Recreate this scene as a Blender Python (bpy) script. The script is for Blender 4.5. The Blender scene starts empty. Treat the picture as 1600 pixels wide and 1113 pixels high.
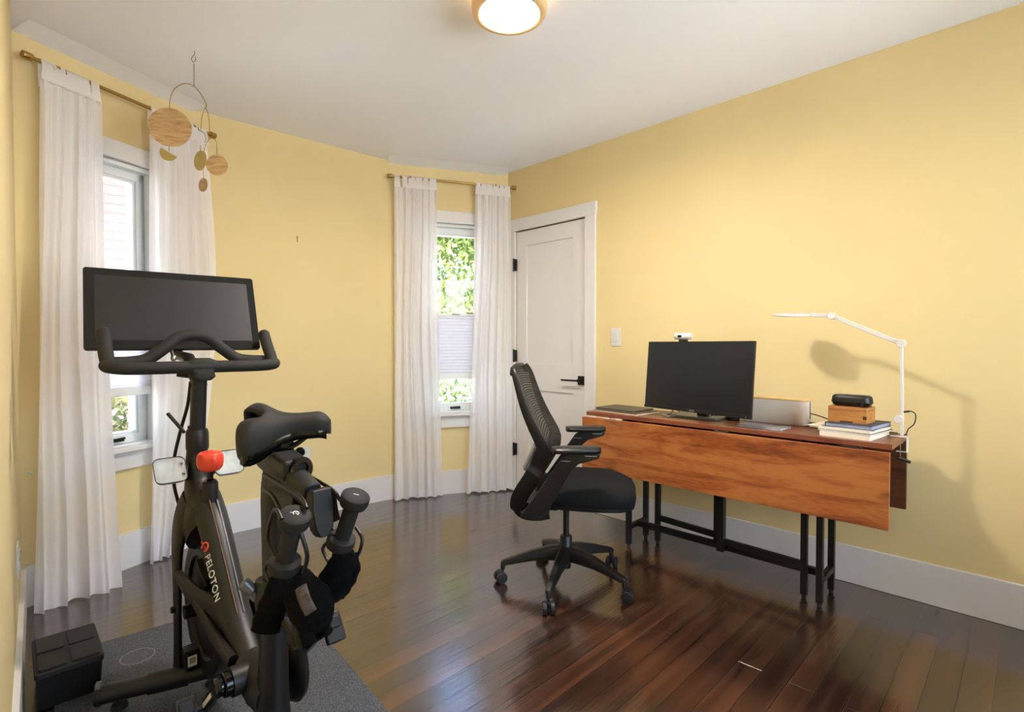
import bpy, bmesh, math, random
from mathutils import Vector, Matrix, noise
random.seed(7)
C = bpy.context.scene.collection
PI = math.pi
SC = bpy.context.scene
# ------------------------------------------------------------------ camera
CAMH = 1.14; FPX = 820.0; PIT = math.radians(1.15)
cd = bpy.data.cameras.new('camera'); cam = bpy.data.objects.new('camera', cd); C.objects.link(cam)
cd.sensor_width = 36.0; cd.lens = 36.0 * FPX / 1600.0; cd.clip_start = 0.02; cd.clip_end = 200
cam.location = (0, 0, CAMH); cam.rotation_euler = (PI / 2 - PIT, 0, 0)
SC.camera = cam
# ------------------------------------------------------------------ view, world, sun
SC.view_settings.view_transform = 'Standard'; SC.view_settings.look = 'None'
SC.view_settings.gamma = 1.0; SC.view_settings.use_curve_mapping = False
SC.view_settings.exposure = 1.38
LAMP_E = 135.0
w = bpy.data.worlds.new('World'); SC.world = w; w.use_nodes = True
nt = w.node_tree; nt.nodes.clear()
sky = nt.nodes.new('ShaderNodeTexSky'); sky.sky_type = 'NISHITA'; sky.sun_disc = False
sky.sun_elevation = math.radians(48); sky.sun_rotation = math.radians(185); sky.air_density = 1.0; sky.dust_density = 2.5
bg = nt.nodes.new('ShaderNodeBackground'); bg.inputs['Strength'].default_value = 0.75
wo = nt.nodes.new('ShaderNodeOutputWorld')
nt.links.new(sky.outputs[0], bg.inputs[0]); nt.links.new(bg.outputs[0], wo.inputs[0])
sl = bpy.data.lights.new('sun', 'SUN'); sl.energy = 12.0; sl.angle = 0.01; sl.color = (1.0, 0.98, 0.95)
so = bpy.data.objects.new('sun', sl); C.objects.link(so)
so.rotation_euler = Vector((0.25, 0.5, -0.83)).to_track_quat('-Z', 'Y').to_euler()
so.location = (0, -6, 8)

# ------------------------------------------------------------------ pixel -> point (survey of the room)
def _ray(x, y):
    a = (x - 800.0) / FPX; b = -(y - 556.5) / FPX
    c, s = math.cos(PIT), math.sin(PIT)
    return Vector((a, c + b * s, -s + b * c))
def at(x, y, Y):
    r = _ray(x, y); return r * (Y / r.y) + Vector((0, 0, CAMH))
def atz(x, y, z):
    r = _ray(x, y); return r * ((z - CAMH) / r.z) + Vector((0, 0, CAMH))
def atplane(x, y, p, d):
    nx, ny = d[1], -d[0]; r = _ray(x, y)
    t = (nx * p[0] + ny * p[1]) / (nx * r.x + ny * r.y); return r * t + Vector((0, 0, CAMH))

# ------------------------------------------------------------------ materials
def lin(c):
    return tuple(((v / 255.0) / 12.92 if v / 255.0 <= 0.04045 else (((v / 255.0) + 0.055) / 1.055) ** 2.4) for v in c) + (1,)
class Mt:
    def __init__(s, name):
        s.m = bpy.data.materials.new(name); s.m.use_nodes = True
        s.t = s.m.node_tree; s.t.nodes.clear()
        s.o = s.n('OutputMaterial'); s.b = s.n('BsdfPrincipled'); s.l(s.b, 0, s.o, 0)
    def n(s, k, **kw):
        x = s.t.nodes.new('ShaderNode' + k)
        for a, v in kw.items(): setattr(x, a, v)
        return x
    def l(s, a, i, b, j):
        s.t.links.new(a.outputs[i], b.inputs[j])
    def set(s, **kw):
        for k, v in kw.items(): s.b.inputs[k.replace('_', ' ')].default_value = v
        return s
    def coords(s, scale=(1, 1, 1), rot=(0, 0, 0), loc=(0, 0, 0)):
        c = s.n('TexCoord'); m = s.n('Mapping'); m.inputs['Scale'].default_value = scale
        m.inputs['Rotation'].default_value = rot; m.inputs['Location'].default_value = loc
        s.l(c, 'Object', m, 0); return m
    def ramp(s, pts):
        r = s.n('ValToRGB'); e = r.color_ramp.elements
        while len(e) < len(pts): e.new(0.5)
        for i, (p, c) in enumerate(pts): e[i].position = p; e[i].color = c
        return r
def plain(name, col, rough=0.5, metal=0.0, var=0.06, scale=30, bump=0.0, spec=0.5, coat=0.0):
    s = Mt(name); c = lin(col); s.set(Roughness=rough, Metallic=metal)
    s.b.inputs['Specular IOR Level'].default_value = spec
    if coat: s.b.inputs['Coat Weight'].default_value = coat
    m = s.coords(); nz = s.n('TexNoise'); nz.inputs['Scale'].default_value = scale; nz.inputs['Detail'].default_value = 4
    s.l(m, 0, nz, 0)
    r = s.ramp([(0.3, tuple(v * (1 - var) for v in c[:3]) + (1,)), (0.7, tuple(min(1, v * (1 + var)) for v in c[:3]) + (1,))])
    s.l(nz, 0, r, 0); s.l(r, 0, s.b, 'Base Color')
    if bump:
        b = s.n('Bump'); b.inputs['Strength'].default_value = bump; b.inputs['Distance'].default_value = 0.002
        s.l(nz, 0, b, 'Height'); s.l(b, 0, s.b, 'Normal')
    return s.m
M = {}
M['wall'] = plain('yellow_wall_paint', (226, 205, 152), 0.6, var=0.015, scale=3, spec=0.3)
M['ceil'] = plain('white_ceiling_paint', (245, 247, 255), 0.9, var=0.01, scale=2, spec=0.1)
M['trim'] = plain('white_trim_paint', (222, 220, 219), 0.38, var=0.01, scale=5)
M['door'] = plain('white_door_paint', (224, 221, 221), 0.4, var=0.01, scale=5)
M['vinyl'] = plain('white_window_frame', (228, 232, 234), 0.35, var=0.01, scale=5)
M['black'] = plain('black_satin_plastic', (17, 16, 16), 0.42, var=0.1, scale=60)
M['bike'] = plain('black_powder_coat', (20, 19, 19), 0.45, var=0.08, scale=120, bump=0.05)
M['rubber'] = plain('black_grip_rubber', (30, 28, 26), 0.75, var=0.12, scale=90, bump=0.15)
M['gloss'] = plain('black_gloss', (14, 14, 14), 0.14, var=0.05)
M['darksteel'] = plain('black_steel', (15, 15, 15), 0.35, var=0.15, scale=50)
M['steel'] = plain('brushed_steel', (170, 168, 165), 0.3, metal=1.0, var=0.05)
M['chain'] = plain('dark_chain_steel', (110, 105, 95), 0.35, metal=1.0, var=0.05)
M['silver'] = plain('silver_paint', (118, 118, 122), 0.35, metal=0.6, var=0.03)
M['brass'] = plain('aged_brass', (176, 142, 78), 0.35, metal=1.0, var=0.08, scale=20)
M['pebrass'] = plain('flat_brass_sheet', (196, 178, 118), 0.55, metal=0.7, var=0.05, scale=20)
M['red'] = plain('coral_red_plastic', (232, 74, 52), 0.28, var=0.03)
M['redink'] = plain('coral_red_print', (226, 78, 56), 0.6, var=0.02)
M['whiteink'] = plain('white_print', (230, 230, 228), 0.6, var=0.02)
M['greyink'] = plain('grey_print', (150, 150, 150), 0.6, var=0.02)
M['white'] = plain('white_plastic', (216, 213, 208), 0.4, var=0.01)
M['boxwhite'] = plain('white_box_plastic', (236, 228, 218), 0.35, var=0.01)
M['paper'] = plain('cream_paper', (232, 222, 200), 0.8, var=0.05, scale=200)
M['paperw'] = plain('white_paper', (222, 220, 218), 0.8, var=0.04, scale=200)
M['cover'] = plain('slate_cover', (70, 74, 82), 0.6, var=0.05)
M['bluegrey'] = plain('blue_grey_cover', (150, 158, 182), 0.6, var=0.05)
M['brownleather'] = plain('brown_leather', (120, 84, 56), 0.6, var=0.1)
M['olive'] = plain('dark_olive_cover', (74, 70, 58), 0.5, var=0.05)
M['tablet'] = plain('grey_tablet', (128, 126, 130), 0.3, var=0.03, spec=0.6)
M['fabric'] = plain('black_seat_fabric', (20, 20, 20), 0.95, var=0.25, scale=400, bump=0.2, spec=0.2)
M['glove'] = plain('black_glove_knit', (12, 11, 11), 0.95, var=0.4, scale=180, bump=0.8, spec=0.15)
M['glovegrey'] = plain('grey_glove_leather', (40, 38, 37), 0.85, var=0.2, scale=120, bump=0.4)
M['glovemesh'] = plain('taupe_glove_mesh', (66, 56, 52), 0.8, var=0.5, scale=90)
M['greyplastic'] = plain('grey_plastic', (150, 152, 156), 0.45, var=0.03)
M['caster'] = plain('caster_rubber', (22, 22, 24), 0.5, var=0.1)
M['shade'] = None
def matglass():
    s = Mt('window_glass'); t = s.n('BsdfTransparent'); g = s.n('BsdfGlossy'); g.inputs['Roughness'].default_value = 0.02
    t.inputs[0].default_value = (0.97, 0.99, 0.98, 1)
    f = s.n('Fresnel'); f.inputs[0].default_value = 1.45; mx = s.n('MixShader')
    s.l(f, 0, mx, 0); s.l(t, 0, mx, 1); s.l(g, 0, mx, 2); s.l(mx, 0, s.o, 0); return s.m
M['glass'] = matglass()
def matclear():
    s = Mt('clear_plastic'); t = s.n('BsdfTransparent'); t.inputs[0].default_value = (0.92, 0.95, 0.96, 1)
    g = s.n('BsdfGlossy'); g.inputs['Roughness'].default_value = 0.08
    d = s.n('BsdfDiffuse'); d.inputs[0].default_value = (0.75, 0.8, 0.82, 1)
    mt = s.coords(); nz = s.n('TexNoise'); nz.inputs['Scale'].default_value = 18; s.l(mt, 0, nz, 0)
    a = s.n('MixShader'); r = s.ramp([(0.3, (0.42,) * 3 + (1,)), (0.7, (0.58,) * 3 + (1,))]); s.l(nz, 0, r, 0); s.l(r, 0, a, 0)
    s.l(t, 0, a, 1); s.l(d, 0, a, 2)
    f = s.n('Fresnel'); f.inputs[0].default_value = 1.5; mx = s.n('MixShader')
    s.l(f, 0, mx, 0); s.l(a, 0, mx, 1); s.l(g, 0, mx, 2); s.l(mx, 0, s.o, 0); return s.m
M['clear'] = matclear()
def matcloth(name, col, trans, clear, weave=900):
    s = Mt(name); d = s.n('BsdfDiffuse'); d.inputs[0].default_value = lin(col)
    tr = s.n('BsdfTranslucent'); tr.inputs[0].default_value = lin(col)
    tp = s.n('BsdfTransparent')
    m1 = s.n('MixShader'); m1.inputs[0].default_value = trans; s.l(d, 0, m1, 1); s.l(tr, 0, m1, 2)
    mp = s.coords((1, 1, 1)); nz = s.n('TexNoise'); nz.inputs['Scale'].default_value = weave; s.l(mp, 0, nz, 0)
    r = s.ramp([(0.35, (clear * 0.6,) * 3 + (1,)), (0.65, (clear * 1.4,) * 3 + (1,))]); s.l(nz, 0, r, 0)
    m2 = s.n('MixShader'); s.l(r, 0, m2, 0); s.l(m1, 0, m2, 1); s.l(tp, 0, m2, 2)
    b = s.n('Bump'); b.inputs['Strength'].default_value = 0.15; b.inputs['Distance'].default_value = 0.001
    s.l(nz, 0, b, 'Height'); s.l(b, 0, d, 'Normal')
    s.l(m2, 0, s.o, 0); return s.m
M['sheer'] = matcloth('white_sheer_linen', (253, 251, 253), 0.36, 0.12)
M['cell'] = matcloth('white_cellular_fabric', (240, 238, 244), 0.55, 0.0, 60)
def matfloor():
    s = Mt('dark_plank_floor'); PW = 0.083
    br = s.n('TexBrick'); mp = s.coords((1, 1, 1), (0, 0, PI / 2)); s.l(mp, 0, br, 0)
    br.inputs['Scale'].default_value = 1; br.inputs['Brick Width'].default_value = 1.9; br.inputs['Row Height'].default_value = PW
    br.inputs['Mortar Size'].default_value = 0.0024; br.inputs['Mortar Smooth'].default_value = 0.3; br.inputs['Bias'].default_value = 0.0
    br.offset = 0.37; br.inputs['Color1'].default_value = (0, 0, 0, 1); br.inputs['Color2'].default_value = (1, 1, 1, 1)
    br.inputs['Mortar'].default_value = (0, 0, 0, 1)
    # long grain, running along the boards
    m2 = s.coords((34, 0.9, 1)); n1 = s.n('TexNoise'); n1.inputs['Scale'].default_value = 1.6; n1.inputs['Detail'].default_value = 8; n1.inputs['Roughness'].default_value = 0.65
    s.l(m2, 0, n1, 0)
    m3 = s.coords((20, 0.55, 1), loc=(3, 1, 0)); n2 = s.n('TexNoise'); n2.inputs['Scale'].default_value = 1.0; n2.inputs['Detail'].default_value = 4
    s.l(m3, 0, n2, 0)
    cg = s.ramp([(0.0, lin((22, 15, 13))), (0.40, lin((40, 26, 21))), (0.60, lin((64, 40, 28))), (0.95, lin((112, 66, 40)))])
    ad = s.n('Math', operation='MULTIPLY_ADD'); s.l(br, 0, ad, 0); ad.inputs[1].default_value = 0.26
    mm = s.n('Math', operation='MULTIPLY_ADD'); s.l(n1, 0, mm, 0); mm.inputs[1].default_value = 0.5
    sb = s.n('Math', operation='MULTIPLY_ADD'); s.l(n2, 0, sb, 0); sb.inputs[1].default_value = 0.7; sb.inputs[2].default_value = -0.19
    s.l(sb, 0, mm, 2); s.l(mm, 0, ad, 2); s.l(ad, 0, cg, 0)
    mx = s.n('Mix', data_type='RGBA'); mx.inputs[7].default_value = lin((9, 6, 5))
    s.l(br, 1, mx, 0); s.l(cg, 0, mx, 6); s.l(mx, 2, s.b, 'Base Color')
    # wear: pale specks
    rr = s.ramp([(0.3, (0.15,) * 3 + (1,)), (0.8, (0.30,) * 3 + (1,))]); n3 = s.n('TexNoise'); n3.inputs['Scale'].default_value = 5; n3.inputs['Detail'].default_value = 6
    m4 = s.coords((3, 0.6, 1)); s.l(m4, 0, n3, 0); s.l(n3, 0, rr, 0); s.l(rr, 0, s.b, 'Roughness')
    b = s.n('Bump'); b.inputs['Strength'].default_value = 0.5; b.inputs['Distance'].default_value = 0.0015
    hh = s.n('Math', operation='MULTIPLY_ADD'); s.l(br, 1, hh, 0); hh.inputs[1].default_value = -1.0; s.l(n1, 0, hh, 2)
    n4 = s.n('TexNoise'); n4.inputs['Scale'].default_value = 1.0; m5 = s.coords((14, 1.2, 1)); s.l(m5, 0, n4, 0)
    h2 = s.n('Math', operation='MULTIPLY_ADD'); s.l(n4, 0, h2, 0); h2.inputs[1].default_value = 1.2; s.l(hh, 0, h2, 2)
    s.l(h2, 0, b, 'Height'); s.l(b, 0, s.b, 'Normal'); s.b.inputs['Specular IOR Level'].default_value = 0.6; s.b.inputs['Coat Weight'].default_value = 1.0; s.b.inputs['Coat Roughness'].default_value = 0.12; s.b.inputs['Coat IOR'].default_value = 1.6
    s.l(b, 0, s.b, 'Coat Normal'); return s.m
M['floor'] = matfloor()
def matwood(name, stops, stretch=(1.2, 1, 14), seams=None, rough=0.35, knots=True, sc=1.0, distort=1.2):
    """grain runs along object X; stretch squeezes the other axes"""
    s = Mt(name)
    mp = s.coords(stretch); n1 = s.n('TexNoise'); n1.inputs['Scale'].default_value = 1.5 * sc; n1.inputs['Detail'].default_value = 7
    n1.inputs['Distortion'].default_value = distort; s.l(mp, 0, n1, 0)
    mp2 = s.coords(tuple(v * 5 for v in stretch)); n2 = s.n('TexNoise'); n2.inputs['Scale'].default_value = 3 * sc; n2.inputs['Detail'].default_value = 5; s.l(mp2, 0, n2, 0)
    a = s.n('Math', operation='MULTIPLY_ADD'); s.l(n2, 0, a, 0); a.inputs[1].default_value = 0.38
    last = n1
    if seams:
        bm = s.coords(); sp = s.n('SeparateXYZ'); s.l(bm, 0, sp, 0)
        dv = s.n('Math', operation='MULTIPLY_ADD'); s.l(sp, 2, dv, 0); dv.inputs[1].default_value = 1 / seams[0]; dv.inputs[2].default_value = seams[1]
        sl_ = s.n('Math', operation='MULTIPLY_ADD'); s.l(sp, 0, sl_, 0); sl_.inputs[1].default_value = seams[2]; s.l(dv, 0, sl_, 2)
        fl_ = s.n('Math', operation='FLOOR'); s.l(sl_, 0, fl_, 0)
        rp = s.n('MapRange'); s.l(fl_, 0, rp, 0); rp.inputs[1].default_value = 0; rp.inputs[2].default_value = 2; 
        cv = s.n('Math', operation='PINGPONG'); s.l(fl_, 0, cv, 0); cv.inputs[1].default_value = 1
        q = s.n('Math', operation='MULTIPLY_ADD'); s.l(cv, 0, q, 0); q.inputs[1].default_value = seams[3]; s.l(n1, 0, q, 2); last = q
    s.l(last, 0, a, 2)
    r = s.ramp([(p, lin(c)) for p, c in stops]); s.l(a, 0, r, 0)
    out = r
    if knots:
        vm = s.coords((2.6, 2.6, 7.5), loc=(0.35, 0, 0.3)); vo = s.n('TexVoronoi'); vo.inputs['Scale'].default_value = 1.0; s.l(vm, 0, vo, 0)
        nd = s.n('TexNoise'); nd.inputs['Scale'].default_value = 5; s.l(vm, 0, nd, 0)
        ad = s.n('Math', operation='MULTIPLY_ADD'); s.l(nd, 0, ad, 0); ad.inputs[1].default_value = 0.3; s.l(vo, 0, ad, 2)
        kr = s.ramp([(0.17, (1, 1, 1, 1)), (0.36, (0, 0, 0, 1))]); s.l(ad, 0, kr, 0)
        km = s.n('Math', operation='MULTIPLY'); s.l(kr, 0, km, 0); km.inputs[1].default_value = 0.85
        mx = s.n('Mix', data_type='RGBA'); s.l(km, 0, mx, 0); s.l(r, 0, mx, 6); mx.inputs[7].default_value = lin((70, 32, 18)); out = mx
        s.l(out, 2, s.b, 'Base Color')
    else: s.l(out, 0, s.b, 'Base Color')
    s.set(Roughness=rough); return s.m
M['acacia'] = matwood('acacia_leaf_wood', [(0.34, (52, 24, 14)), (0.50, (108, 52, 27)), (0.66, (146, 78, 38)), (0.86, (172, 106, 54))], (1.6, 4, 9), (0.125, -3.28, -0.08, 0.13), 0.33)
M['walnut'] = matwood('walnut_top_wood', [(0.3, (60, 28, 18)), (0.5, (96, 48, 30)), (0.7, (122, 66, 42)), (0.9, (136, 78, 50))], (1.6, 14, 14), None, 0.33, knots=False)
M['walnutdark'] = matwood('dark_walnut_wood', [(0.3, (44, 24, 14)), (0.6, (80, 46, 26)), (0.9, (104, 62, 38))], (1.6, 6, 14), None, 0.4, knots=False)
M['bamboo'] = matwood('bamboo_lid_wood', [(0.3, (214, 176, 112)), (0.8, (228, 192, 128))], (1.5, 20, 20), None, 0.5, knots=False)
M['oakbox'] = matwood('honey_box_wood', [(0.3, (118, 72, 34)), (0.55, (162, 106, 52)), (0.85, (190, 132, 70))], (4, 30, 30), None, 0.5, knots=False)
M['disc'] = matwood('mobile_disc_wood', [(0.32, (104, 74, 44)), (0.5, (160, 122, 78)), (0.8, (196, 162, 114))], (5, 5, 26), None, 0.55, knots=False, distort=2.0)
def matmat():
    s = Mt('speckled_exercise_mat'); mp = s.coords(); n1 = s.n('TexNoise'); n1.inputs['Scale'].default_value = 420; n1.inputs['Detail'].default_value = 2; s.l(mp, 0, n1, 0)
    r = s.ramp([(0.42, lin((26, 28, 32))), (0.62, lin((96, 102, 114)))]); s.l(n1, 0, r, 0); s.l(r, 0, s.b, 'Base Color')
    b = s.n('Bump'); b.inputs['Strength'].default_value = 0.6; b.inputs['Distance'].default_value = 0.002; s.l(n1, 0, b, 'Height'); s.l(b, 0, s.b, 'Normal')
    s.set(Roughness=0.5); return s.m
M['mat'] = matmat()
M['crate'] = plain('speckled_black_lid', (30, 31, 33), 0.6, var=0.4, scale=300, bump=0.4)
def matscreen(name, col, rough):
    s = Mt(name); s.set(Roughness=rough); s.b.inputs['Base Color'].default_value = lin(col)
    mp = s.coords(); n = s.n('TexNoise'); n.inputs['Scale'].default_value = 40; n.inputs['Detail'].default_value = 6; s.l(mp, 0, n, 0)
    r = s.ramp([(0.4, (rough,) * 3 + (1,)), (0.75, (rough + 0.12,) * 3 + (1,))]); s.l(n, 0, r, 0); s.l(r, 0, s.b, 'Roughness'); return s.m
M['screen'] = matscreen('dusty_screen_glass', (26, 26, 26), 0.42)
M['screen2'] = matscreen('matte_monitor_screen', (12, 13, 15), 0.38)
def matmesh():
    s = Mt('black_back_mesh'); s.set(Roughness=0.7); s.b.inputs['Base Color'].default_value = lin((16, 15, 15))
    mp = s.coords((1, 1, 1)); wv = s.n('TexWave', wave_type='RINGS', rings_direction='X'); wv.inputs['Scale'].default_value = 28; s.l(mp, 0, wv, 0)
    r = s.ramp([(0.25, (0, 0, 0, 1)), (0.4, (1, 1, 1, 1))]); s.l(wv, 0, r, 0)
    tp = s.n('BsdfTransparent'); mx = s.n('MixShader'); mm = s.n('Math', operation='MULTIPLY_ADD'); s.l(r, 0, mm, 0); mm.inputs[1].default_value = 0.22; mm.inputs[2].default_value = 0.76
    s.l(mm, 0, mx, 0); s.l(tp, 0, mx, 1); s.l(s.b, 0, mx, 2); s.l(mx, 0, s.o, 0); return s.m
M['mesh'] = matmesh()
def matemit(name, col, e):
    s = Mt(name); s.b.inputs['Base Color'].default_value = lin(col); s.b.inputs['Emission Color'].default_value = lin(col)
    s.b.inputs['Emission Strength'].default_value = e; s.set(Roughness=0.4); return s.m
M['lampglow'] = matemit('lamp_diffuser', (255, 246, 236), LAMP_E)
M['backglow'] = matemit('warm_backlight', (255, 214, 150), 9.0)
def matlamprim():
    s = Mt('bronze_lamp_rim'); s.b.inputs['Base Color'].default_value = lin((205, 180, 140)); s.set(Roughness=0.45)
    tr = s.n('BsdfTranslucent'); tr.inputs[0].default_value = lin((245, 215, 165)); mx = s.n('MixShader'); mx.inputs[0].default_value = 0.03
    s.l(s.b, 0, mx, 1); s.l(tr, 0, mx, 2); s.l(mx, 0, s.o, 0); return s.m
M['lamprim'] = matlamprim()
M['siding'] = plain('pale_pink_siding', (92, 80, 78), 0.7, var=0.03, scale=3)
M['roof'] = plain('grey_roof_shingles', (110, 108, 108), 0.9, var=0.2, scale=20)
M['leaf'] = None
def matleaf(name, a, b):
    s = Mt(name); mp = s.coords(); n = s.n('TexNoise'); n.inputs['Scale'].default_value = 3.0; n.inputs['Detail'].default_value = 5; s.l(mp, 0, n, 0)
    r = s.ramp([(0.35, lin(a)), (0.65, lin(b))]); s.l(n, 0, r, 0)
    d = s.n('BsdfDiffuse'); t = s.n('BsdfTranslucent'); mx = s.n('MixShader'); mx.inputs[0].default_value = 0.45
    s.l(r, 0, d, 0); s.l(r, 0, t, 0); s.l(d, 0, mx, 1); s.l(t, 0, mx, 2); s.l(mx, 0, s.o, 0); return s.m
M['leaf1'] = matleaf('tree_leaves', (96, 116, 60), (150, 164, 104))
M['leaf2'] = matleaf('hedge_leaves', (78, 106, 60), (140, 156, 104))
M['leaf3'] = matleaf('shrub_leaves', (60, 76, 48), (128, 114, 84))
M['bark'] = plain('tree_bark', (96, 80, 64), 0.9, var=0.3, scale=20)
M['bounce_ground'] = plain('pale_bounce_ground', (236, 234, 230), 0.9, var=0.03, scale=2)  # invented pale ground, bounces sunlight up to the ceiling
M['grass'] = plain('lawn', (110, 140, 80), 0.95, var=0.3, scale=12)
M['carpaint'] = plain('grey_car_paint', (70, 74, 78), 0.25, var=0.02, coat=0.5)

# ------------------------------------------------------------------ mesh helpers
class MB:
    def __init__(s): s.b = bmesh.new()
    def _add(s, vs, fs, mat=None):
        v = [s.b.verts.new(mat @ Vector(p) if mat is not None else Vector(p)) for p in vs]
        for f in fs:
            try: s.b.faces.new([v[i] for i in f])
            except ValueError: pass
        return v
    def box(s, c, d, rot=None, M4=None):
        x, y, z = d[0] / 2, d[1] / 2, d[2] / 2
        vs = [(-x, -y, -z), (x, -y, -z), (x, y, -z), (-x, y, -z), (-x, -y, z), (x, -y, z), (x, y, z), (-x, y, z)]
        fs = [(0, 3, 2, 1), (4, 5, 6, 7), (0, 1, 5, 4), (1, 2, 6, 5), (2, 3, 7, 6), (3, 0, 4, 7)]
        m = Matrix.Translation(c)
        if rot: m = m @ Matrix.Rotation(rot[2], 4, 'Z') @ Matrix.Rotation(rot[1], 4, 'Y') @ Matrix.Rotation(rot[0], 4, 'X')
        if M4 is not None: m = M4 @ m
        s._add(vs, fs, m); return s
    def span(s, a, b):
        return s.box([(a[i] + b[i]) / 2 for i in range(3)], [abs(b[i] - a[i]) for i in range(3)])
    def bar(s, p0, p1, w, h, up=(0, 0, 1)):
        p0, p1 = Vector(p0), Vector(p1); t = (p1 - p0).normalized(); u = Vector(up)
        if abs(t.dot(u)) > 0.98: u = Vector((0, 1, 0))
        sx = t.cross(u).normalized(); u = sx.cross(t).normalized()
        vs = [p + sx * (a * w / 2) + u * (b * h / 2) for p in (p0, p1) for a, b in ((-1, -1), (1, -1), (1, 1), (-1, 1))]
        s._add(vs, [(3, 2, 1, 0), (4, 5, 6, 7), (0, 1, 5, 4), (1, 2, 6, 5), (2, 3, 7, 6), (3, 0, 4, 7)]); return s
    def rings(s, rings, cap=True, closed=False):
        n = len(rings[0]); vs = [p for r in rings for p in r]; fs = []
        R = len(rings)
        for i in range(R if closed else R - 1):
            j = (i + 1) % R
            for k in range(n): fs.append((i * n + k, i * n + (k + 1) % n, j * n + (k + 1) % n, j * n + k))
        if cap and not closed: fs.append(tuple(range(n - 1, -1, -1))); fs.append(tuple((R - 1) * n + k for k in range(n)))
        s._add(vs, fs); return s
    def tube(s, pts, r, seg=14, closed=False, flat=1.0, up=None):
        pts = [Vector(p) for p in pts]; n = len(pts)
        rr = r if isinstance(r, (list, tuple)) else [r] * n
        ts = []
        for i in range(n):
            a = pts[(i - 1) % n] if (closed or i > 0) else pts[i]; b = pts[(i + 1) % n] if (closed or i < n - 1) else pts[i]
            ts.append((b - a).normalized())
        u = Vector(up) if up else (Vector((0, 0, 1)) if abs(ts[0].z) < 0.9 else Vector((0, 1, 0)))
        u = (u - ts[0] * u.dot(ts[0])).normalized(); rg = []
        for i in range(n):
            u = (u - ts[i] * u.dot(ts[i]))
            u = u.normalized() if u.length > 1e-6 else Vector((1, 0, 0)); v = ts[i].cross(u)
            rg.append([pts[i] + (u * math.cos(2 * PI * k / seg) * flat + v * math.sin(2 * PI * k / seg)) * rr[i] for k in range(seg)])
        return s.rings(rg, cap=True, closed=closed)
    def cyl(s, p0, p1, r0, r1=None, seg=24):
        return s.tube([p0, p1], [r0, r0 if r1 is None else r1], seg)
    def lathe(s, prof, o=(0, 0, 0), ax=(0, 0, 1), seg=32):
        o = Vector(o); a = Vector(ax).normalized(); u = a.orthogonal().normalized(); v = a.cross(u)
        rg = [[o + a * h + (u * math.cos(2 * PI * k / seg) + v * math.sin(2 * PI * k / seg)) * max(r, 1e-5) for k in range(seg)] for r, h in prof]
        return s.rings(rg)
    def prism(s, poly, t, m):
        n = len(poly); vs = [(x, y, -t / 2) for x, y in poly] + [(x, y, t / 2) for x, y in poly]
        fs = [tuple(range(n - 1, -1, -1)), tuple(range(n, 2 * n))] + [(i, (i + 1) % n, n + (i + 1) % n, n + i) for i in range(n)]
        s._add(vs, fs, m); return s
    def grid(s, fn, nu, nv, closeu=False):
        vs = [fn(i / nu, j / nv) for i in range(nu + 1) for j in range(nv + 1)]
        fs = [(i * (nv + 1) + j, (i + 1) * (nv + 1) + j, (i + 1) * (nv + 1) + j + 1, i * (nv + 1) + j + 1) for i in range(nu) for j in range(nv)]
        s._add(vs, fs); return s
    def ell(s, c, r, m=None, seg=20, rg=12):
        c = Vector(c); R = []
        for i in range(rg + 1):
            th = PI * i / rg; row = []
            for k in range(seg):
                p = Vector((r[0] * math.sin(th) * math.cos(2 * PI * k / seg), r[1] * math.sin(th) * math.sin(2 * PI * k / seg), r[2] * math.cos(th)))
                if i in (0, rg): p = Vector((1e-5 * math.cos(2 * PI * k / seg), 1e-5 * math.sin(2 * PI * k / seg), p.z))
                row.append((m @ p if m is not None else p) + c)
            R.append(row)
        return s.rings(R, cap=False)
    def done(s, name, mat, parent=None, smooth=0, bevel=0, sub=0, bseg=2, solid=0):
        bmesh.ops.remove_doubles(s.b, verts=s.b.verts, dist=1e-6)
        bmesh.ops.recalc_face_normals(s.b, faces=s.b.faces)
        me = bpy.data.meshes.new(name); s.b.to_mesh(me); s.b.free()
        o = bpy.data.objects.new(name, me); C.objects.link(o)
        me.materials.append(M[mat] if isinstance(mat, str) else mat)
        if parent is not None: o.parent = parent
        if smooth:
            for p in me.polygons: p.use_smooth = True
            me.update()
            a = math.radians(smooth if smooth > 1 else 35)
            bmm = bmesh.new(); bmm.from_mesh(me)
            for e in bmm.edges:
                if len(e.link_faces) == 2 and e.calc_face_angle(0) > a: e.smooth = False
            bmm.to_mesh(me); bmm.free()
        if solid:
            k = o.modifiers.new('Solidify', 'SOLIDIFY'); k.thickness = solid; k.offset = 0
        if bevel:
            k = o.modifiers.new('Bevel', 'BEVEL'); k.width = bevel; k.segments = bseg; k.limit_method = 'ANGLE'; k.angle_limit = math.radians(40); k.harden_normals = False
            for p in me.polygons: p.use_smooth = True
            if not smooth:
                bmm = bmesh.new(); bmm.from_mesh(me)
                for e in bmm.edges: e.smooth = True
                bmm.to_mesh(me); bmm.free()
                k.harden_normals = True
        if sub:
            k = o.modifiers.new('Subdivision', 'SUBSURF'); k.levels = sub; k.render_levels = sub
        return o
def catmull(pts, k=6, closed=False):
    P = [Vector(p) for p in pts]; n = len(P); out = []
    for i in range(n if closed else n - 1):
        if closed: a, b, c, d = P[(i - 1) % n], P[i], P[(i + 1) % n], P[(i + 2) % n]
        else: a, b, c, d = P[max(i - 1, 0)], P[i], P[i + 1], P[min(i + 2, n - 1)]
        for j in range(k):
            t = j / k; out.append(0.5 * ((2 * b) + (c - a) * t + (2 * a - 5 * b + 4 * c - d) * t * t + (3 * b - a - 3 * c + d) * t ** 3))
    if not closed: out.append(P[-1])
    return out
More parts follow.
